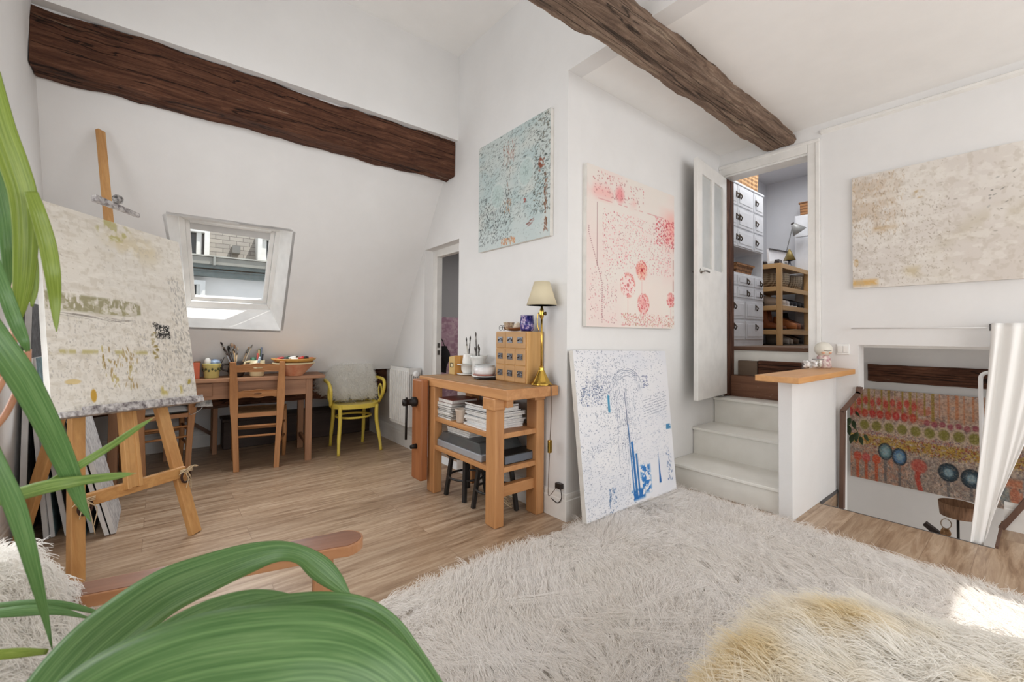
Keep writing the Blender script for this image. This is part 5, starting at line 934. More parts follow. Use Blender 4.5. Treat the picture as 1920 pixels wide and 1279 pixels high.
for k, c_ in enumerate(cols):
    th_ = (.014, .012, .013, .011, .013, .009, .012, .012, .010, .012, .012, .014)[k]
    book('magazine', f'{cn[k]} magazine, {od[k]} from bottom in the near stack on bench shelf' if k < 11 else 'brown magazine, uppermost of the near stack on bench shelf', 1.585+.006*((k*3) % 4), 1.87+.02*((k*5) % 4)/2-.05*(k > 8), 2.18+.006*((k*7) % 3), 2.465-.008*((k*5) % 3), z, th_, c_, 'magazine', 'magazines in the near stack on the bench', .025*((k*11) % 5-2), .25); z += th_+.0004
tt = thing('record_player', 'grey record player with smoked lid on the lower bench shelf', 'record player', (1.75, 2.55, .3485))
MB().box((1.575, 2.235, .3485), (1.93, 2.79, .395)).build('plinth', plain('silver_plastic', (172, 176, 182), .35, .3), tt, .006); t = NT('smoked_acrylic'); t.b.inputs['Base Color'].default_value = L4((92, 94, 94)); t.b.inputs['Roughness'].default_value = .08; t.b.inputs['Alpha'].default_value = .75
MB().hexa([(1.578, 2.24, .396), (1.925, 2.24, .396), (1.925, 2.785, .396), (1.578, 2.785, .396), (1.60, 2.29, .452), (1.92, 2.29, .452), (1.92, 2.75, .452), (1.60, 2.75, .452)]).build('lid', t.m, tt, .004)
for k in range(3): book('magazine', ['white magazine lying on the record player lid, lowest of three', 'grey magazine on the record player lid, middle of three', 'white magazine on top of the record player lid'][k], 1.63, 1.86, 2.46, 2.74, .4525+.0124*k, .012, [(226, 224, 222), (176, 174, 172), (236, 234, 230)][k], 'magazine', 'magazines on the record player', .03*k)
bx = thing('amplifier_box', 'flat black box with blue-grey front on the lower bench shelf', 'box', (1.77, 2.15, .3485)); MB().box((1.63, 2.10, .3485), (1.935, 2.225, .405)).build('body', BLK, bx, .003); MB().box((1.66, 2.0975, .355), (1.93, 2.10, .40)).build('front_plate', plain('plate_grey', (110, 116, 126), .4, .3), bx)
tagp(MB().tube(cr([(1.78+.06*math.cos(k*1.9), 2.25+.05*math.sin(k*2.3), .012+.10*abs(math.sin(k*.9))) for k in range(14)], 6), .003, 6).build('cable_tangle', STRING), 'tangle of pale cable on the floor beneath the workbench', 'cable')
# ================================================================ CLOSET UP THE STEPS
CW = plain('cabinet_white', (226, 227, 230), .4); BRZ = plain('aged_bronze', (92, 80, 68), .4, .8)
cb_ = thing('apothecary_cabinet', 'tall white cabinet of many small doors and drawers inside the closet', 'cabinet', (4.78, 2.22, CZ)); yf = 2.0
mb = MB().box((4.26, yf+.012, CZ), (5.30, 2.44, 1.825)).box((4.26, yf+.012, 2.09), (5.30, 2.44, 2.75)).box((4.26, yf+.30, 1.825), (5.30, 2.44, 2.09)).box((5.275, yf+.012, 1.825), (5.30, yf+.31, 2.09)).box((4.26, yf+.012, 1.825), (4.285, yf+.31, 2.09)); mb.build('body', CW, cb_)
MB().box((4.25, yf-.004, 2.745), (5.31, 2.44, 2.765)).build('top_board', CW, cb_, .003)
def front(kind, x0, x1, z0, z1, kx, kz, ring=False):
    d = MB().box((x0, yf, z0), (x1, yf+.014, z1)).build(kind, CW, cb_, .003); mb = MB().box((x0+.03, yf-.004, z0+.03), (x1-.03, yf, z1-.03)); mb.build('panel', CW, d, .003)
    k = MB(); k.box((kx-.012, yf-.008, kz-.03), (kx+.012, yf-.003, kz+.03)); k.tube([(kx, yf-.012, kz+.015), (kx+.006, yf-.028, kz-.01), (kx+.012, yf-.012, kz-.038)], .007, 6); k.build('knob', BRZ, d)
for z0, z1 in ((2.525, 2.735), (2.30, 2.505), (2.10, 2.28)):
    front('door', 4.27, 4.635, z0, z1, 4.605, (z0+z1)/2); front('door', 4.645, 5.02, z0, z1, 4.68, (z0+z1)/2); front('door', 5.05, 5.29, z0, z1, 5.085, (z0+z1)/2)
for z0, z1 in ((1.695, 1.80), (1.565, 1.675)):
    for x0, x1 in ((4.27, 4.62), (4.645, 5.03), (5.055, 5.285)): front('drawer', x0, x1, z0, z1, (x0+x1)/2+.02, (z0+z1)/2)
for z0, z1 in ((1.345, 1.53), (1.125, 1.32)):
    for x0, x1 in ((4.27, 4.80), (4.835, 5.28)): front('drawer', x0, x1, z0, z1, (x0+x1)/2+.01, z1-.055)
WK1 = wicker('wicker_honey', (112, 74, 40), (196, 152, 100), s=9); WK2 = wicker('wicker_brown', (92, 58, 34), (166, 118, 76), s=10); WK3 = wicker('wicker_grey', (112, 95, 76), (182, 165, 138), s=16)
def basket(label, x0, x1, y0, y1, z0, h, m, flare=1.12, handle=None, group=None):
    t = thing('wicker_basket', label, 'basket', ((x0+x1)/2, (y0+y1)/2, z0), group); cx, cy = (x0+x1)/2, (y0+y1)/2; a, b = (x1-x0)/2, (y1-y0)/2
    q = lambda s, z: [(cx-a*s, cy-b*s, z), (cx+a*s, cy-b*s, z), (cx+a*s, cy+b*s, z), (cx-a*s, cy+b*s, z)]
    MB().hexa(q(1/flare, z0)+q(1., z0+h)).build('basket_body', m, t, .006)
    P = q(1.02, z0+h); mb = MB(); 
    for i in range(4): mb.bar(P[i], P[(i+1) % 4], .014, .018)
    mb.build('rim', m, t)
    if handle: MB().tube(cr([(cx-a, cy, z0+h), (cx-a*.7, cy, z0+h+handle*.8), (cx, cy, z0+h+handle), (cx+a*.7, cy, z0+h+handle*.8), (cx+a, cy, z0+h)], 5), .009, 8).build('handle', DKC, t)
    return t
basket('large honey wicker basket with arched handle on top of white cabinet', 4.66, 5.25, 2.03, 2.40, 2.766, .25, WK1, 1.05, .09)
basket('tall woven basket behind the door post on top of white cabinet', 4.36, 4.62, 2.05, 2.36, 2.766, .26, WK2, 1.2)
basket('low honey wicker tray basket in the open niche of white cabinet', 4.70, 5.13, 2.04, 2.26, 1.826, .105, WK2, 1.2)
tagp(MB().lathe([(.05, 0), (.08, .02), (.085, .03), (0, .02)], (4.58, 2.12, 1.826), 20).build('dark_dish', DKC), 'dark dish left of the tray basket in the niche', 'dish')
# shelving
PINE2 = lambda a: wood('shelf_pine', (196, 152, 98), (216, 176, 124), a, .5, 12, (184, 138, 84))
sh = thing('shelving_unit', 'open pine shelving unit with shoes and baskets inside the closet', 'shelves', (5.95, 2.1, CZ)); sx0, sx1, sy0, sy1 = 5.47, 6.42, 1.885, 2.38
for x in (sx0, sx1-.05):
    for y in (sy0, sy1-.05): MB().box((x, y, CZ), (x+.05, y+.05, 2.0)).build('post', PINE2('z'), sh, .003)
SHZ = (1.085, 1.235, 1.515, 1.735, 2.0)
for z in SHZ[1:]:
    MB().box((sx0+.01, sy0+.01, z-.02), (sx1-.01, sy1-.01, z)).build('shelf', PINE2('x'), sh)
    MB().box((sx0+.051, sy0, z-.052), (sx1-.051, sy0+.02, z+.001)).build('front_rail', PINE2('x'), sh, .002); MB().box((sx0, sy0+.051, z-.052), (sx0+.02, sy1-.051, z+.001)).build('side_rail', PINE2('y'), sh, .002)
def tub(label, x, y, z, r, h, m, wt=None):
    t = thing('woven_basket', label, 'basket', (x, y, z), 'woven baskets on the shelves'); MB().lathe([(r*.85, 0), (r, h*.5), (r, h), (r*.93, h), (r*.9, h*.5), (0, .02)], (x, y, z), 28).build('basket_body', m, t)
    if wt: MB().ball((x, y, z+h), r*.8, 6, (1, 1, .25)).build('folded_cloth', plain('cloth_white', (222, 222, 220), .9, var=(170, 172, 172), vs=20), t)
tub('wide woven basket at the left of the upper pine shelf', 5.78, 2.12, 1.737, .21, .17, WK3); tub('round woven basket with white cloth at the right of upper pine shelf', 6.17, 2.05, 1.737, .155, .17, WK3, True)
def shoe(label, x, y, z, L, h, col, sole, heel=False, group='shoes on the closet shelves', boot=0.):
    h *= 1.0 if boot else 1.45; y -= .01
    t = thing('shoe', label, 'shoe', (x, y, z), group); P = []
    for i in range(11):
        s = i/10; w = .042*(math.sin(PI*min(1, .12+s*.86))**.6); hh = h*(1-.62*s**1.3) if not boot else (h if s < .4 else h*.4*(1.35-s)); row = []
        for j in range(12): a = 2*PI*j/12; row.append((x+w*math.cos(a), y+L*(.5-s), z+.012+max(0, hh*(.5+.5*math.sin(a)))))
        P.append(row)
    mb = MB().grid(P, True, True); mb.F += [tuple(range(12)), tuple(range(120, 132))]; mb.S += [False, False]; mb.build('upper', plain('leather_'+'_'.join(map(str, col)), col, .5), t)
    mb = MB(); mb.prism([(x+.045*math.cos(a)*(1 if math.sin(a) < 0 else .85), y+L*.52*math.sin(a)) for a in np.linspace(0, 2*PI, 18, endpoint=False)], fZ(z), 0, .014); mb.build('sole', plain('sole_'+str(sole[0]), sole, .7), t)
SHO = [('cream shoe at left of the middle pine shelf', 5.64, 1.515, (214, 200, 186), (226, 224, 220)), ('white trainer second from left on the middle shelf', 5.75, 1.515, (222, 214, 210), (238, 238, 236)), ('black shoe at the centre of the middle shelf', 5.87, 1.515, (34, 32, 36), (206, 204, 200)), ('navy shoe right of centre on the middle shelf', 5.99, 1.515, (38, 40, 50), (220, 218, 214)), ('black slip-on fourth from left on middle shelf', 6.11, 1.515, (30, 28, 30), (50, 48, 48)), ('black leather shoe at the right end of middle shelf', 6.24, 1.515, (28, 26, 28), (60, 56, 52))]
for lb_, x, z, c_, s_ in SHO: shoe(lb_, x, 2.03, z+.001, .25, .085, c_, s_)
for lb_, x, y, c_ in (('dark shoe deep at left side of middle shelf', 5.56, 2.22, (48, 42, 38)),): shoe(lb_, x, y, 1.516, .22, .08, c_, (60, 54, 50))
for lb_, x, c_, h in (('tan leather boot leaning at left of the lower shelf', 5.60, (156, 92, 52), .24), ('brown boot beside the tan one on lower shelf', 5.72, (128, 74, 42), .22), ('black strapped boot at the right end of lower shelf', 6.27, (34, 32, 32), .22)): shoe(lb_, x, 2.05, 1.236, .24, h, c_, (60, 44, 34), boot=1.)
for lb_, x, c_ in (('orange leather shoe at centre of lower shelf', 5.90, (176, 106, 54)), ('brown loafer right of the orange shoe', 6.03, (140, 86, 56)), ('dark brown shoe beside the strapped boot', 6.15, (84, 60, 48))): shoe(lb_, x, 2.0, 1.236, .25, .11, c_, (150, 128, 104))
for lb_, x, c_ in (('grey felt slipper on the closet floor under shelves', 5.72, (150, 144, 136)), ('beige slipper beside the grey one under shelves', 5.84, (170, 158, 144)), ('black shoe at right under the shelves', 6.2, (40, 36, 34)), ('brown shoe in the middle under the shelves', 6.04, (104, 84, 66))): shoe(lb_, x, 2.02, CZ+.002, .24, .10, c_, (90, 84, 76))
# things on top of the shelving
mr = thing('mirror', 'narrow leaning mirror in a dull gold frame on the pine shelves', 'mirror', (5.57, 2.36, 2.001))
mq = [np.array(v, float) for v in ((5.36, 2.37, 2.003), (5.66, 2.30, 2.003), (5.63, 2.385, 2.43), (5.33, 2.45, 2.43))]
mb = MB(); 
for i in range(4): mb.bar(mq[i], mq[(i+1) % 4], .02, .022, (0, 1, 0))
mb.build('mirror_frame', plain('dull_gold', (150, 142, 104), .4, .4), mr); MB().hexa(mq+[q+np.array([0, .006, .001]) for q in mq]).build('mirror_glass', plain('mirror_silver', (214, 218, 222), .05, 1.), mr)
dl = thing('desk_lamp', 'grey cone-shaded desk lamp on the pine shelves', 'lamp', (6.36, 2.11, 2.001)); lq = onX(1497, 432, 6.25); l0 = np.array([6.36, 2.11, 2.001])
lh = np.array([6.25, float(lq[1]), float(lq[2])]); top_ = lh+[-.03, .05, .085]
MB().lathe([(.07, 0), (.07, .012), (.01, .02)], l0, 20).build('base', plain('lamp_grey', (130, 130, 130), .4, .4), dl); MB().tube([l0+[0, 0, .015], l0+[-.02, .01, .26], top_], .006, 8).build('arm', plain('lamp_grey', (130, 130, 130), .4, .4), dl)
dv = lh-top_; MB().lathe([(.018, 0), (.03, .01), (.085, .13), (.082, .13), (.025, .012)], top_, 24, dv).build('lamp_shade', plain('lamp_shade_grey', (158, 158, 156), .4, .2), dl); MB().lathe([(.0, -.02), (.02, -.018), (.02, .008), (0, .01)], top_, 14, dv).build('lamp_cap', DKC, dl)
simple('camera_body', 'small black camera on the pine shelves', 'camera', MB().box((5.66, 1.97, 2.001), (5.76, 2.02, 2.075)).lathe([(.028, 0), (.028, .04), (.022, .042), (0, .042)], (5.66, 1.99, 2.035), 14, (-1, -.2, 0)), DKC, bevel=.004)
simple('black_pot', 'small round black pot in front of mirror', 'pot', MB().lathe([(.02, 0), (.035, .02), (.03, .045), (.02, .055), (0, .055)], (5.58, 2.1, 2.001), 16), DKC)
pf = thing('framed_drawing', 'white framed sheet standing behind the small cone lamp on the shelves', 'picture', (6.1, 2.1, 2.001))
MB().hexa([(5.92, 2.16, 2.003), (6.36, 2.08, 2.003), (6.36, 2.10, 2.003), (5.92, 2.18, 2.003), (5.92, 2.18, 2.26), (6.36, 2.10, 2.26), (6.36, 2.12, 2.26), (5.92, 2.20, 2.26)]).build('sheet', plain('sheet_white', (224, 222, 224), .6), pf); MB().bar((5.92, 2.17, 2.262), (6.36, 2.09, 2.262), .02, .012).build('frame_edge', DKC, pf)
cl = thing('cone_lamp', 'small lamp with olive pyramid shade on the pine shelves', 'lamp', (6.02, 1.98, 2.001)); MB().lathe([(.04, 0), (.045, .02), (.02, .05), (.012, .09), (.01, .11)], (6.02, 1.98, 2.001), 14).build('base', plain('pewter', (140, 142, 148), .35, .85), cl); MB().lathe([(.07, .1), (.012, .235), (0, .24), (.0, .232), (.066, .1)], (6.02, 1.98, 2.001), 4).build('lamp_shade', plain('olive_gold', (136, 118, 66), .5, .3), cl)
for k in range(3): simple('paper_roll', ['white paper roll lying on the pine shelves, lowest', 'grey-edged flat folder lying on the pine shelves', 'white box lid on the pine shelves behind camera'][k], 'paper', MB().box((5.76+.02*k, 2.0+.01*k, 2.0015+.03*k), (6.25-.03*k, 2.16, 2.029+.03*k)), plain('roll_%d' % k, [(226, 226, 226), (170, 172, 176), (232, 232, 232)][k], .6), 'papers on the pine shelves', bevel=.003)
wc = thing('wardrobe', 'plain white cupboard at the right inside the closet', 'cupboard', (6.45, 1.60, CZ)); MB().box((6.44, 1.14, CZ), (6.61, 2.055, 2.74)).build('body', CW, wc, .004); MB().box((6.428, 1.16, CZ+.05), (6.44, 2.04, 2.44)).build('door', CW, wc, .003); MB().box((6.428, 1.16, 2.46), (6.44, 2.04, 2.72)).build('door', CW, wc, .003)
basket('brown wicker case on top of the white cupboard', 6.45, 6.60, 1.5, 2.0, 2.741, .16, WK2, 1.02)
# ================================================================ SOFT THINGS AND FOREGROUND
RUGF = fur_mat('rug_pile', [(.3, (246, 242, 237)), (.7, (251, 248, 245))], 3.); RUGB = plain('rug_backing', (196, 186, 172), .95)
rg = thing('shaggy_rug', 'large cream shaggy rug covering the floor in the right foreground', 'rug', (1.75, .6, .002))
def rq(a, b): return (np.array([.50, 1.765])*(1-a)+np.array([3.0, 1.775])*a)*(1-b)+(np.array([.42, -.65])*(1-a)+np.array([2.875, -.65])*a)*b
P = [[(*rq(a, b), .014) for a in np.linspace(0, 1, 12)] for b in np.linspace(0, 1, 12)]; Q = np.array(P); Q[:, :, 2] = .002
MB().grid(P, False).grid(Q, False).build('backing', RUGB, rg)
g = np.random.default_rng(3); N = 150000; a, b = g.random(N), g.random(N)**1.0; XY = rq(a[:, None].T.ravel()[:, None], b[:, None])
roots = np.c_[XY, np.full(N, .014)]
keep = ~((XY[:, 0] < 1.5) & (XY[:, 1] < .35) & (XY[:, 0] > .75)); roots = roots[keep]; XY = XY[keep]
def field(XY, s, sd): f1 = vn(64, 64, s, s, sd); f2 = vn(64, 64, s, s, sd+1); i = np.clip(((XY[:, 1]+.7)/2.6*63).astype(int), 0, 63); j = np.clip((XY[:, 0]/3.1*63).astype(int), 0, 63); return np.c_[f1[i, j]-.5, f2[i, j]-.5, np.zeros(len(XY))]*2
fur('pile', roots, np.tile([0, 0, 1.], (len(roots), 1)), .062, RUGF, rg, .0014, .95, field(XY, 9, 5)*1.1, .45, 5, 2, .45)
# ---- fur-covered pouffe
pf_ = thing('fur_pouffe', 'low pouffe under cream and honey long-haired fur in the right foreground', 'pouffe', (1.2, 0, .02))
out = cr([(.72, .40), (1.0, .46), (1.38, .455), (1.52, .39), (1.66, .14), (1.78, -.12), (1.86, -.45), (1.6, -.75), (1.1, -.8), (.75, -.55), (.62, -.1), (.72, .40)], 6)[:-1]; cen = np.array([1.2, -.1]); R_ = []
for s, z in ((.02, .40), (.3, .40), (.55, .398), (.75, .39), (.88, .37), (.96, .32), (1., .24), (1.0, .12), (.97, .03), (.9, .02)): R_.append([(*(cen+(o-cen)*s), z+.012*math.sin(o[0]*9+s*7)*math.cos(o[1]*8)*(s < .9)) for o in out])
pb = MB().grid(R_, True, True).build('body', plain('pouffe_hide', (226, 214, 190), .95), pf_)
FURG = fur_mat('honey_fur', [(.42, (251, 248, 242)), (.55, (250, 243, 228)), (.70, (241, 227, 194)), (.80, (228, 206, 160))], 3.4)
r_, n_ = scatter(pb, 90000, 8, lambda c, n: np.where((n[:, 2] < -.3) | (c[:, 1] < -.35), .05, 1.)); fl2 = np.c_[(r_[:, :2]-cen)*np.array([.5, .8])+field(r_, 8, 21)[:, :2]*.6, np.full(len(r_), -.25)]
fur('fur_cover', r_, n_, .105, FURG, pf_, .0012, .95, fl2*1.4, .4, 6, 9, .55)
# ---- foreground armchair
TEAK = lambda a: wood('teak_arm', (104, 64, 42), (134, 88, 62), a, .35, 14, (90, 54, 36))
TKE = lambda a: wood('teak_edge', (150, 100, 64), (178, 128, 88), a, .4, 14)
ac = thing('wooden_armchair', 'teak armchair with paddle arms covered in white sheepskin, left foreground', 'armchair', (.05, .975, 0), rz=-.21)
for s in (-1, 1):
    ol = [(-.36, s*.29-.03), (.0, s*.29-.042), (.27, s*.29-.05)]+[(.285+.055*math.cos(t_), s*.29+.055*math.sin(t_)) for t_ in np.linspace(-PI/2+.2, PI/2-.2, 12)]+[(.27, s*.29+.05), (.0, s*.29+.042), (-.36, s*.29+.03)]
    ar = MB().prism(ol, fZ(.572), 0, .026).build('arm', TKE('x'), ac, .008, local=True); MB().prism([(x*.985, s*.29+(y-s*.29)*.88) for x, y in ol], fZ(.5975), 0, .0015).build('arm_top', TEAK('x'), ar, local=True)
    MB().box((.215, s*.29-.02, .0), (.265, s*.29+.02, .572)).build('front_leg', TKE('z'), ac, .006, local=True)
    MB().hexa([(-.42, s*.29-.018, 0), (-.37, s*.29-.018, 0), (-.37, s*.29+.018, 0), (-.42, s*.29+.018, 0), (-.36, s*.29-.018, .575), (-.31, s*.29-.018, .575), (-.31, s*.29+.018, .575), (-.36, s*.29+.018, .575)]).build('rear_leg', TKE('z'), ac, .005, local=True)
    MB().box((-.38, s*.29-.016, .36), (.22, s*.29+.016, .425)).build('side_rail', TKE('x'), ac, .005, local=True)
MB().box((-.3, -.27, .35), (.25, .27, .40)).build('seat_base', TEAK('y'), ac, .01, local=True)
MB().box((-.36, -.285, .60), (-.32, .285, .70)).build('back_rail', TEAK('y'), ac, .01, local=True)
skin = thing('sheepskin', 'white sheepskin draped over back and seat of the teak armchair', 'sheepskin', (-.05, .97, .41)); c_, s_ = math.cos(-.21), math.sin(-.21)
def lw(x, y, z): return (.05+x*c_-y*s_, .975+x*s_+y*c_, z)
path = cr([(-.46, .5), (-.43, .62), (-.385, .70), (-.34, .735), (-.30, .71), (-.25, .6), (-.2, .48), (-.1, .435), (.1, .43), (.25, .425), (.285, .38), (.295, .30)], 4)
P = [[lw(x, w_*(.285-.05*max(0, (i-36)/8))*(1+.03*math.sin(i*.8)), z-.012*abs(w_)**3*(i > 14)-.03*abs(w_)**2*(i < 20)) for w_ in np.linspace(-1, 1, 15)] for i, (x, z) in enumerate(path)]
hs = MB().grid(np.array(P)[::-1]).build('hide', FURW, skin, solid=.008); FUR2 = fur_mat('sheep_fleece', [(.3, (247, 244, 238)), (.7, (252, 250, 247))], 4.)
r_, n_ = scatter(hs, 60000, 12, lambda c, n: np.where(n[:, 2] > -.2, 1., .25))
fur('fleece', r_, n_, .045, FUR2, skin, .0010, .8, np.array([0, 0, -.25]), .4, 4, 14, .4)
# ---- houseplant
def leaf_mat(name, c1, c2, c3, vein=34.):
    t = NT(name); uv = t.n('ShaderNodeUVMap'); sx = t.n('ShaderNodeSeparateXYZ'); t.l(uv.outputs[0], sx.inputs[0]); m1 = t.n('ShaderNodeMath', _operation='MULTIPLY'); m1.inputs[1].default_value = vein; t.l(sx.outputs[0], m1.inputs[0]); m2 = t.n('ShaderNodeMath', _operation='SINE'); t.l(m1.outputs[0], m2.inputs[0])
    mp = t.n('ShaderNodeMapping'); mp.inputs['Scale'].default_value = (9, 1.3, 1); t.l(uv.outputs[0], mp.inputs[0]); nz = t.noise(mp.outputs[0], 3., 4, .6)
    c = t.ramp(nz, [(.3, c1), (.5, c2), (.72, c3)]); mr_ = t.n('ShaderNodeMapRange'); mr_.inputs[1].default_value = .8; mr_.inputs[2].default_value = 1.; t.l(m2.outputs[0], mr_.inputs[0]); mm = t.n('ShaderNodeMath', _operation='MULTIPLY'); mm.inputs[1].default_value = .4; t.l(mr_.outputs[0], mm.inputs[0])
    c = t.mix(mm.outputs[0], c, np.minimum(255, np.asarray(c3)*1.12)); yb = t.n('ShaderNodeMapRange'); yb.inputs[1].default_value = .93; yb.inputs[2].default_value = 1.; t.l(sx.outputs[1], yb.inputs[0]); c = t.mix(yb.outputs[0], c, (186, 146, 96)) if 'tip' in name else c
    t.base(c); t.b.inputs['Roughness'].default_value = .36; t.bump(m2.outputs[0], .12, .001)
    tr = t.n('ShaderNodeBsdfTranslucent'); t.l(c, tr.inputs[0]); mx = t.n('ShaderNodeMixShader'); mx.inputs[0].default_value = .3; t.l(t.b.outputs[0], mx.inputs[1]); t.l(tr.outputs[0], mx.inputs[2]); t.l(mx.outputs[0], t.t.nodes['Material Output'].inputs[0]); return t.m
LG = leaf_mat('leaf_green', (78, 120, 64), (101, 142, 82), (134, 168, 110)); LY = leaf_mat('leaf_yellow_green', (112, 136, 48), (140, 162, 66), (168, 184, 96)); LT = leaf_mat('leaf_tip_brown', (96, 132, 60), (128, 158, 82), (164, 186, 112), 12.)
pt_ = thing('houseplant', 'arching green houseplant with long strap leaves filling the left foreground', 'plant', (-.40, .22, 0))
def leaf(ctrl, mat, roll=0., fold=.18, nm='leaf'):
    C = np.array(ctrl, float); W = cr(C, 6); n = len(W); P3 = np.array([at(u, v, d) for u, v, d, w in W]); rows = []; uvs = []; k = 9
    for i in range(n):
        tg = P3[min(i+1, n-1)]-P3[max(i-1, 0)]; tg /= np.linalg.norm(tg); vw = EYE-P3[i]; vw /= np.linalg.norm(vw); sd = np.cross(tg, vw); sd /= np.linalg.norm(sd); nn = np.cross(sd, tg); sd2 = sd*math.cos(roll)+nn*math.sin(roll); n2 = np.cross(sd2, tg); wm = W[i, 3]*W[i, 2]/F_PX/2/max(.5, math.cos(roll))
        for j in range(k): a = j/(k-1)*2-1; rows.append(P3[i]+sd2*a*wm+n2*wm*fold*(1-a*a)); uvs.append((j/(k-1), i/(n-1)))
    mb = MB().grid(np.array(rows).reshape(n, k, 3)); o = mb.build(nm, mat, pt_, solid=.0012); me = o.data; uvl = me.uv_layers.new(name='uv'); li = np.zeros(len(me.loops), np.int32); me.loops.foreach_get('vertex_index', li); uvl.data.foreach_set('uv', np.array(uvs, np.float32)[li].ravel()); return o
leaf([(60, 1360, .52, 90), (105, 1290, .54, 96), (165, 1222, .57, 98), (235, 1162, .60, 94), (310, 1110, .63, 84), (385, 1077, .66, 70), (460, 1049, .69, 54), (520, 1034, .72, 36), (563, 1040, .75, 30), (598, 1064, .77, 40), (628, 1090, .78, 30), (658, 1120, .79, 3)], LG, .1)
leaf([(190, 1290, .50, 40), (250, 1232, .52, 42), (325, 1181, .55, 44), (400, 1144, .58, 40), (468, 1123, .61, 30), (528, 1121, .63, 18), (580, 1131, .64, 3)], LG, .2)
leaf([(220, 1300, .44, 50), (330, 1222, .46, 60), (450, 1172, .49, 66), (560, 1147, .52, 62), (660, 1143, .54, 48), (725, 1175, .56, 44), (775, 1236, .57, 40), (830, 1300, .58, 20)], LG, -.25)
leaf([(60, 1420, .38, 150), (200, 1310, .40, 160), (350, 1250, .42, 165), (500, 1225, .44, 160), (620, 1222, .46, 140), (710, 1255, .47, 120), (780, 1320, .48, 100), (830, 1400, .48, 60)], LG, .15, .22)
leaf([(-30, 130, .60, 40), (0, 235, .61, 40), (25, 305, .62, 40), (43, 365, .63, 38), (48, 430, .635, 34), (46, 500, .64, 30), (40, 560, .645, 22), (30, 615, .65, 5)], LY)
leaf([(-25, 260, .66, 30), (-3, 330, .66, 34), (13, 400, .67, 30), (19, 460, .67, 26), (21, 520, .68, 20), (20, 560, .68, 6)], LG)
leaf([(58, 360, .62, 18), (72, 400, .62, 22), (88, 455, .63, 24), (98, 510, .63, 22), (103, 560, .64, 16), (105, 600, .64, 8), (106, 622, .64, 1)], LY)
leaf([(52, 440, .66, 12), (60, 490, .66, 16), (62, 540, .66, 14), (60, 575, .66, 3)], LY)
leaf([(-40, 590, .54, 40), (0, 648, .55, 42), (42, 709, .57, 42), (86, 790, .60, 36), (117, 856, .63, 32), (140, 910, .65, 24), (153, 945, .66, 14), (170, 978, .67, 1)], LG)
leaf([(-15, 480, .60, 16), (10, 550, .60, 20), (30, 605, .61, 20), (45, 640, .61, 14), (53, 662, .62, 4)], LG)
leaf([(-30, 945, .60, 20), (30, 928, .61, 24), (95, 911, .62, 24), (160, 900, .64, 17), (215, 893, .65, 13), (257, 887, .66, 1)], LT)
leaf([(40, 935, .63, 8), (90, 908, .64, 13), (150, 872, .66, 14), (205, 838, .68, 12), (255, 804, .69, 9), (290, 782, .70, 1)], LT)
leaf([(-25, 830, .52, 24), (5, 895, .53, 26), (28, 950, .54, 28), (47, 1010, .55, 24), (62, 1065, .56, 20), (76, 1120, .57, 14), (88, 1170, .58, 8), (98, 1218, .58, 1)], LG)
leaf([(-20, 1137, .66, 8), (60, 1130, .67, 10), (125, 1135, .68, 11), (195, 1152, .69, 4)], LG)
leaf([(-20, 1152, .64, 14), (50, 1145, .65, 18), (110, 1146, .66, 12), (170, 1160, .67, 2)], LG)
leaf([(-25, 1230, .56, 16), (30, 1225, .57, 16), (90, 1222, .58, 8)], LY)
STM = plain('red_stem', (176, 118, 92), .5, var=(196, 146, 112), vs=30)
for q in ([(52, 655, .62), (49, 695, .62), (30, 738, .61), (5, 785, .60), (-40, 830, .59)], [(30, 610, .65), (24, 650, .65), (12, 700, .64), (-20, 760, .63)], [(40, 470, .64), (26, 560, .66), (24, 640, .66), (10, 690, .65), (-30, 740, .64)]):
    MB().tube(cr([at(*v) for v in q], 5), .004, 8).build('stem', STM, pt_)
MB().tube(cr([(-.40, .22, .30), (-.41, .2, .8), (-.40, .21, 1.4)], 6), .022, 10).build('cane', plain('cane_bark', (120, 100, 74), .8, var=(150, 130, 98), vs=20), pt_)
MB().lathe([(.11, 0), (.12, .01), (.15, .28), (.16, .3), (.145, .3), (.14, .27), (0, .26)], (-.40, .22, 0), 28).build('pot', TERR, pt_)
for q in ([at(-40, 590, .54), (-.40, .20, 1.2)], [at(60, 1360, .52), (-.40, .21, .8)], [at(60, 1420, .38), (-.40, .21, .7)], [at(-30, 130, .60), (-.40, .21, 1.4)], [at(-30, 945, .6), (-.40, .21, .95)]):
    a_, b_ = np.array(q[0], float), np.array(q[1], float); MB().tube(cr([a_, (a_+b_)/2+[0, 0, .04], b_], 5), .005, 6).build('stem', STM, pt_)
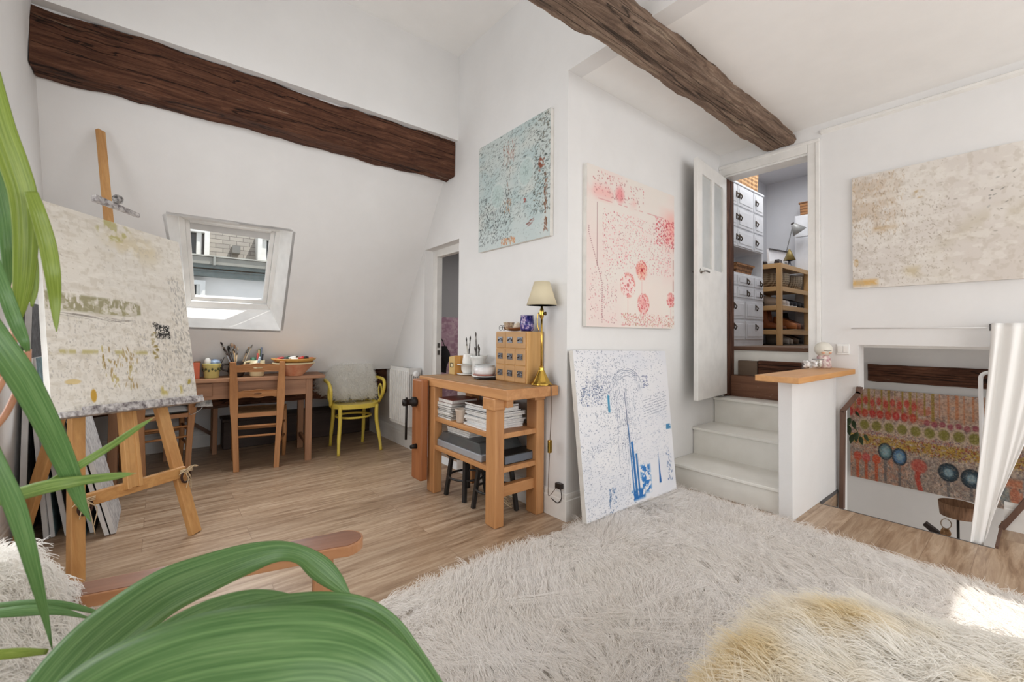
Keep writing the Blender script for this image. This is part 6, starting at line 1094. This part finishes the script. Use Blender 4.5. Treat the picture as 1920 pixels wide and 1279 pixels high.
# ================================================================ LIGHT
w = bpy.data.worlds.new('sky'); scene.world = w; w.use_nodes = True
bg = w.node_tree.nodes['Background']; bg.inputs[0].default_value = (.86, .93, 1.0, 1); bg.inputs[1].default_value = SKY
def area(name, loc, rot, sx, sy, power, col=(1, 1, 1), portal=False):
    l = bpy.data.lights.new(name, 'AREA'); l.shape = 'RECTANGLE'; l.size = sx; l.size_y = sy; l.energy = power; l.color = col
    if portal: l.cycles.is_portal = True
    o = bpy.data.objects.new(name, l); COL.objects.link(o); o.location = loc; o.rotation_euler = rot; return o
sun = bpy.data.lights.new('sun', 'SUN'); sun.energy = SUN; sun.angle = .009; sun.color = (1, .96, .9); so_ = bpy.data.objects.new('sun', sun); COL.objects.link(so_)
sd_ = Vector((.33, -.31, .87)).normalized(); so_.rotation_euler = sd_.to_track_quat('Z', 'Y').to_euler()
# daylight entering through the two rear windows and the two roof windows
area('window_light_rear_left', (.575, YR-.1, 1.4), (PI/2, 0, 0), 1.85, 2.3, WIN, (1, .993, .982))
area('window_light_rear_right', (2.75, YR-.1, 1.4), (PI/2, 0, 0), 2.0, 2.3, WIN, (1, .993, .982))
area('window_light_left', (-.8, 1.77, 1.5), (PI/2, 0, -PI/2), 1.7, 1.3, WIN*LEFT, (1, .993, .982))
area('roof_window_light', (3.6, -1.27, ZLOW+.16), (0, 0, 0), .56, 1.1, WIN*.05, (.95, .98, 1))
c = sum(SK)/4-SN*.015; o = area('skylight_light', c.tolist(), (0, 0, 0), .70, .80, WIN*.34, (.95, .98, 1)); o.rotation_euler = Vector(SN.tolist()).to_track_quat('Z', 'Y').to_euler()
area('closet_fill', (5.3, 1.75, 3.25), (0, 0, 0), 1.4, .7, 15, (.98, .99, 1)); area('stairwell_fill', (4.55, -1.2, -.9), (math.radians(70), 0, 0), .8, 1.2, 12, (1, .94, .88))  # unseen fill lamps added to brighten the closet and the stairwell
area('side_room_fill', (3.3, 3.6, 2.3), (0, 0, 0), .6, .6, 10, (1, .98, .96))  # added fill, no visible source, lifts the room behind the small doorway
vs = scene.view_settings; vs.view_transform = 'Standard'; vs.look = 'None'; vs.gamma = 1; vs.use_curve_mapping = False; vs.exposure = EXPO
cy = scene.cycles; cy.use_denoising = True; cy.max_bounces = 9; cy.diffuse_bounces = 5; cy.glossy_bounces = 4; cy.transmission_bounces = 8; cy.transparent_max_bounces = 12; cy.caustics_reflective = False; cy.caustics_refractive = False; cy.sample_clamp_indirect = 6
cy.use_adaptive_sampling = True; cy.adaptive_threshold = .03; cy.time_limit = 1100
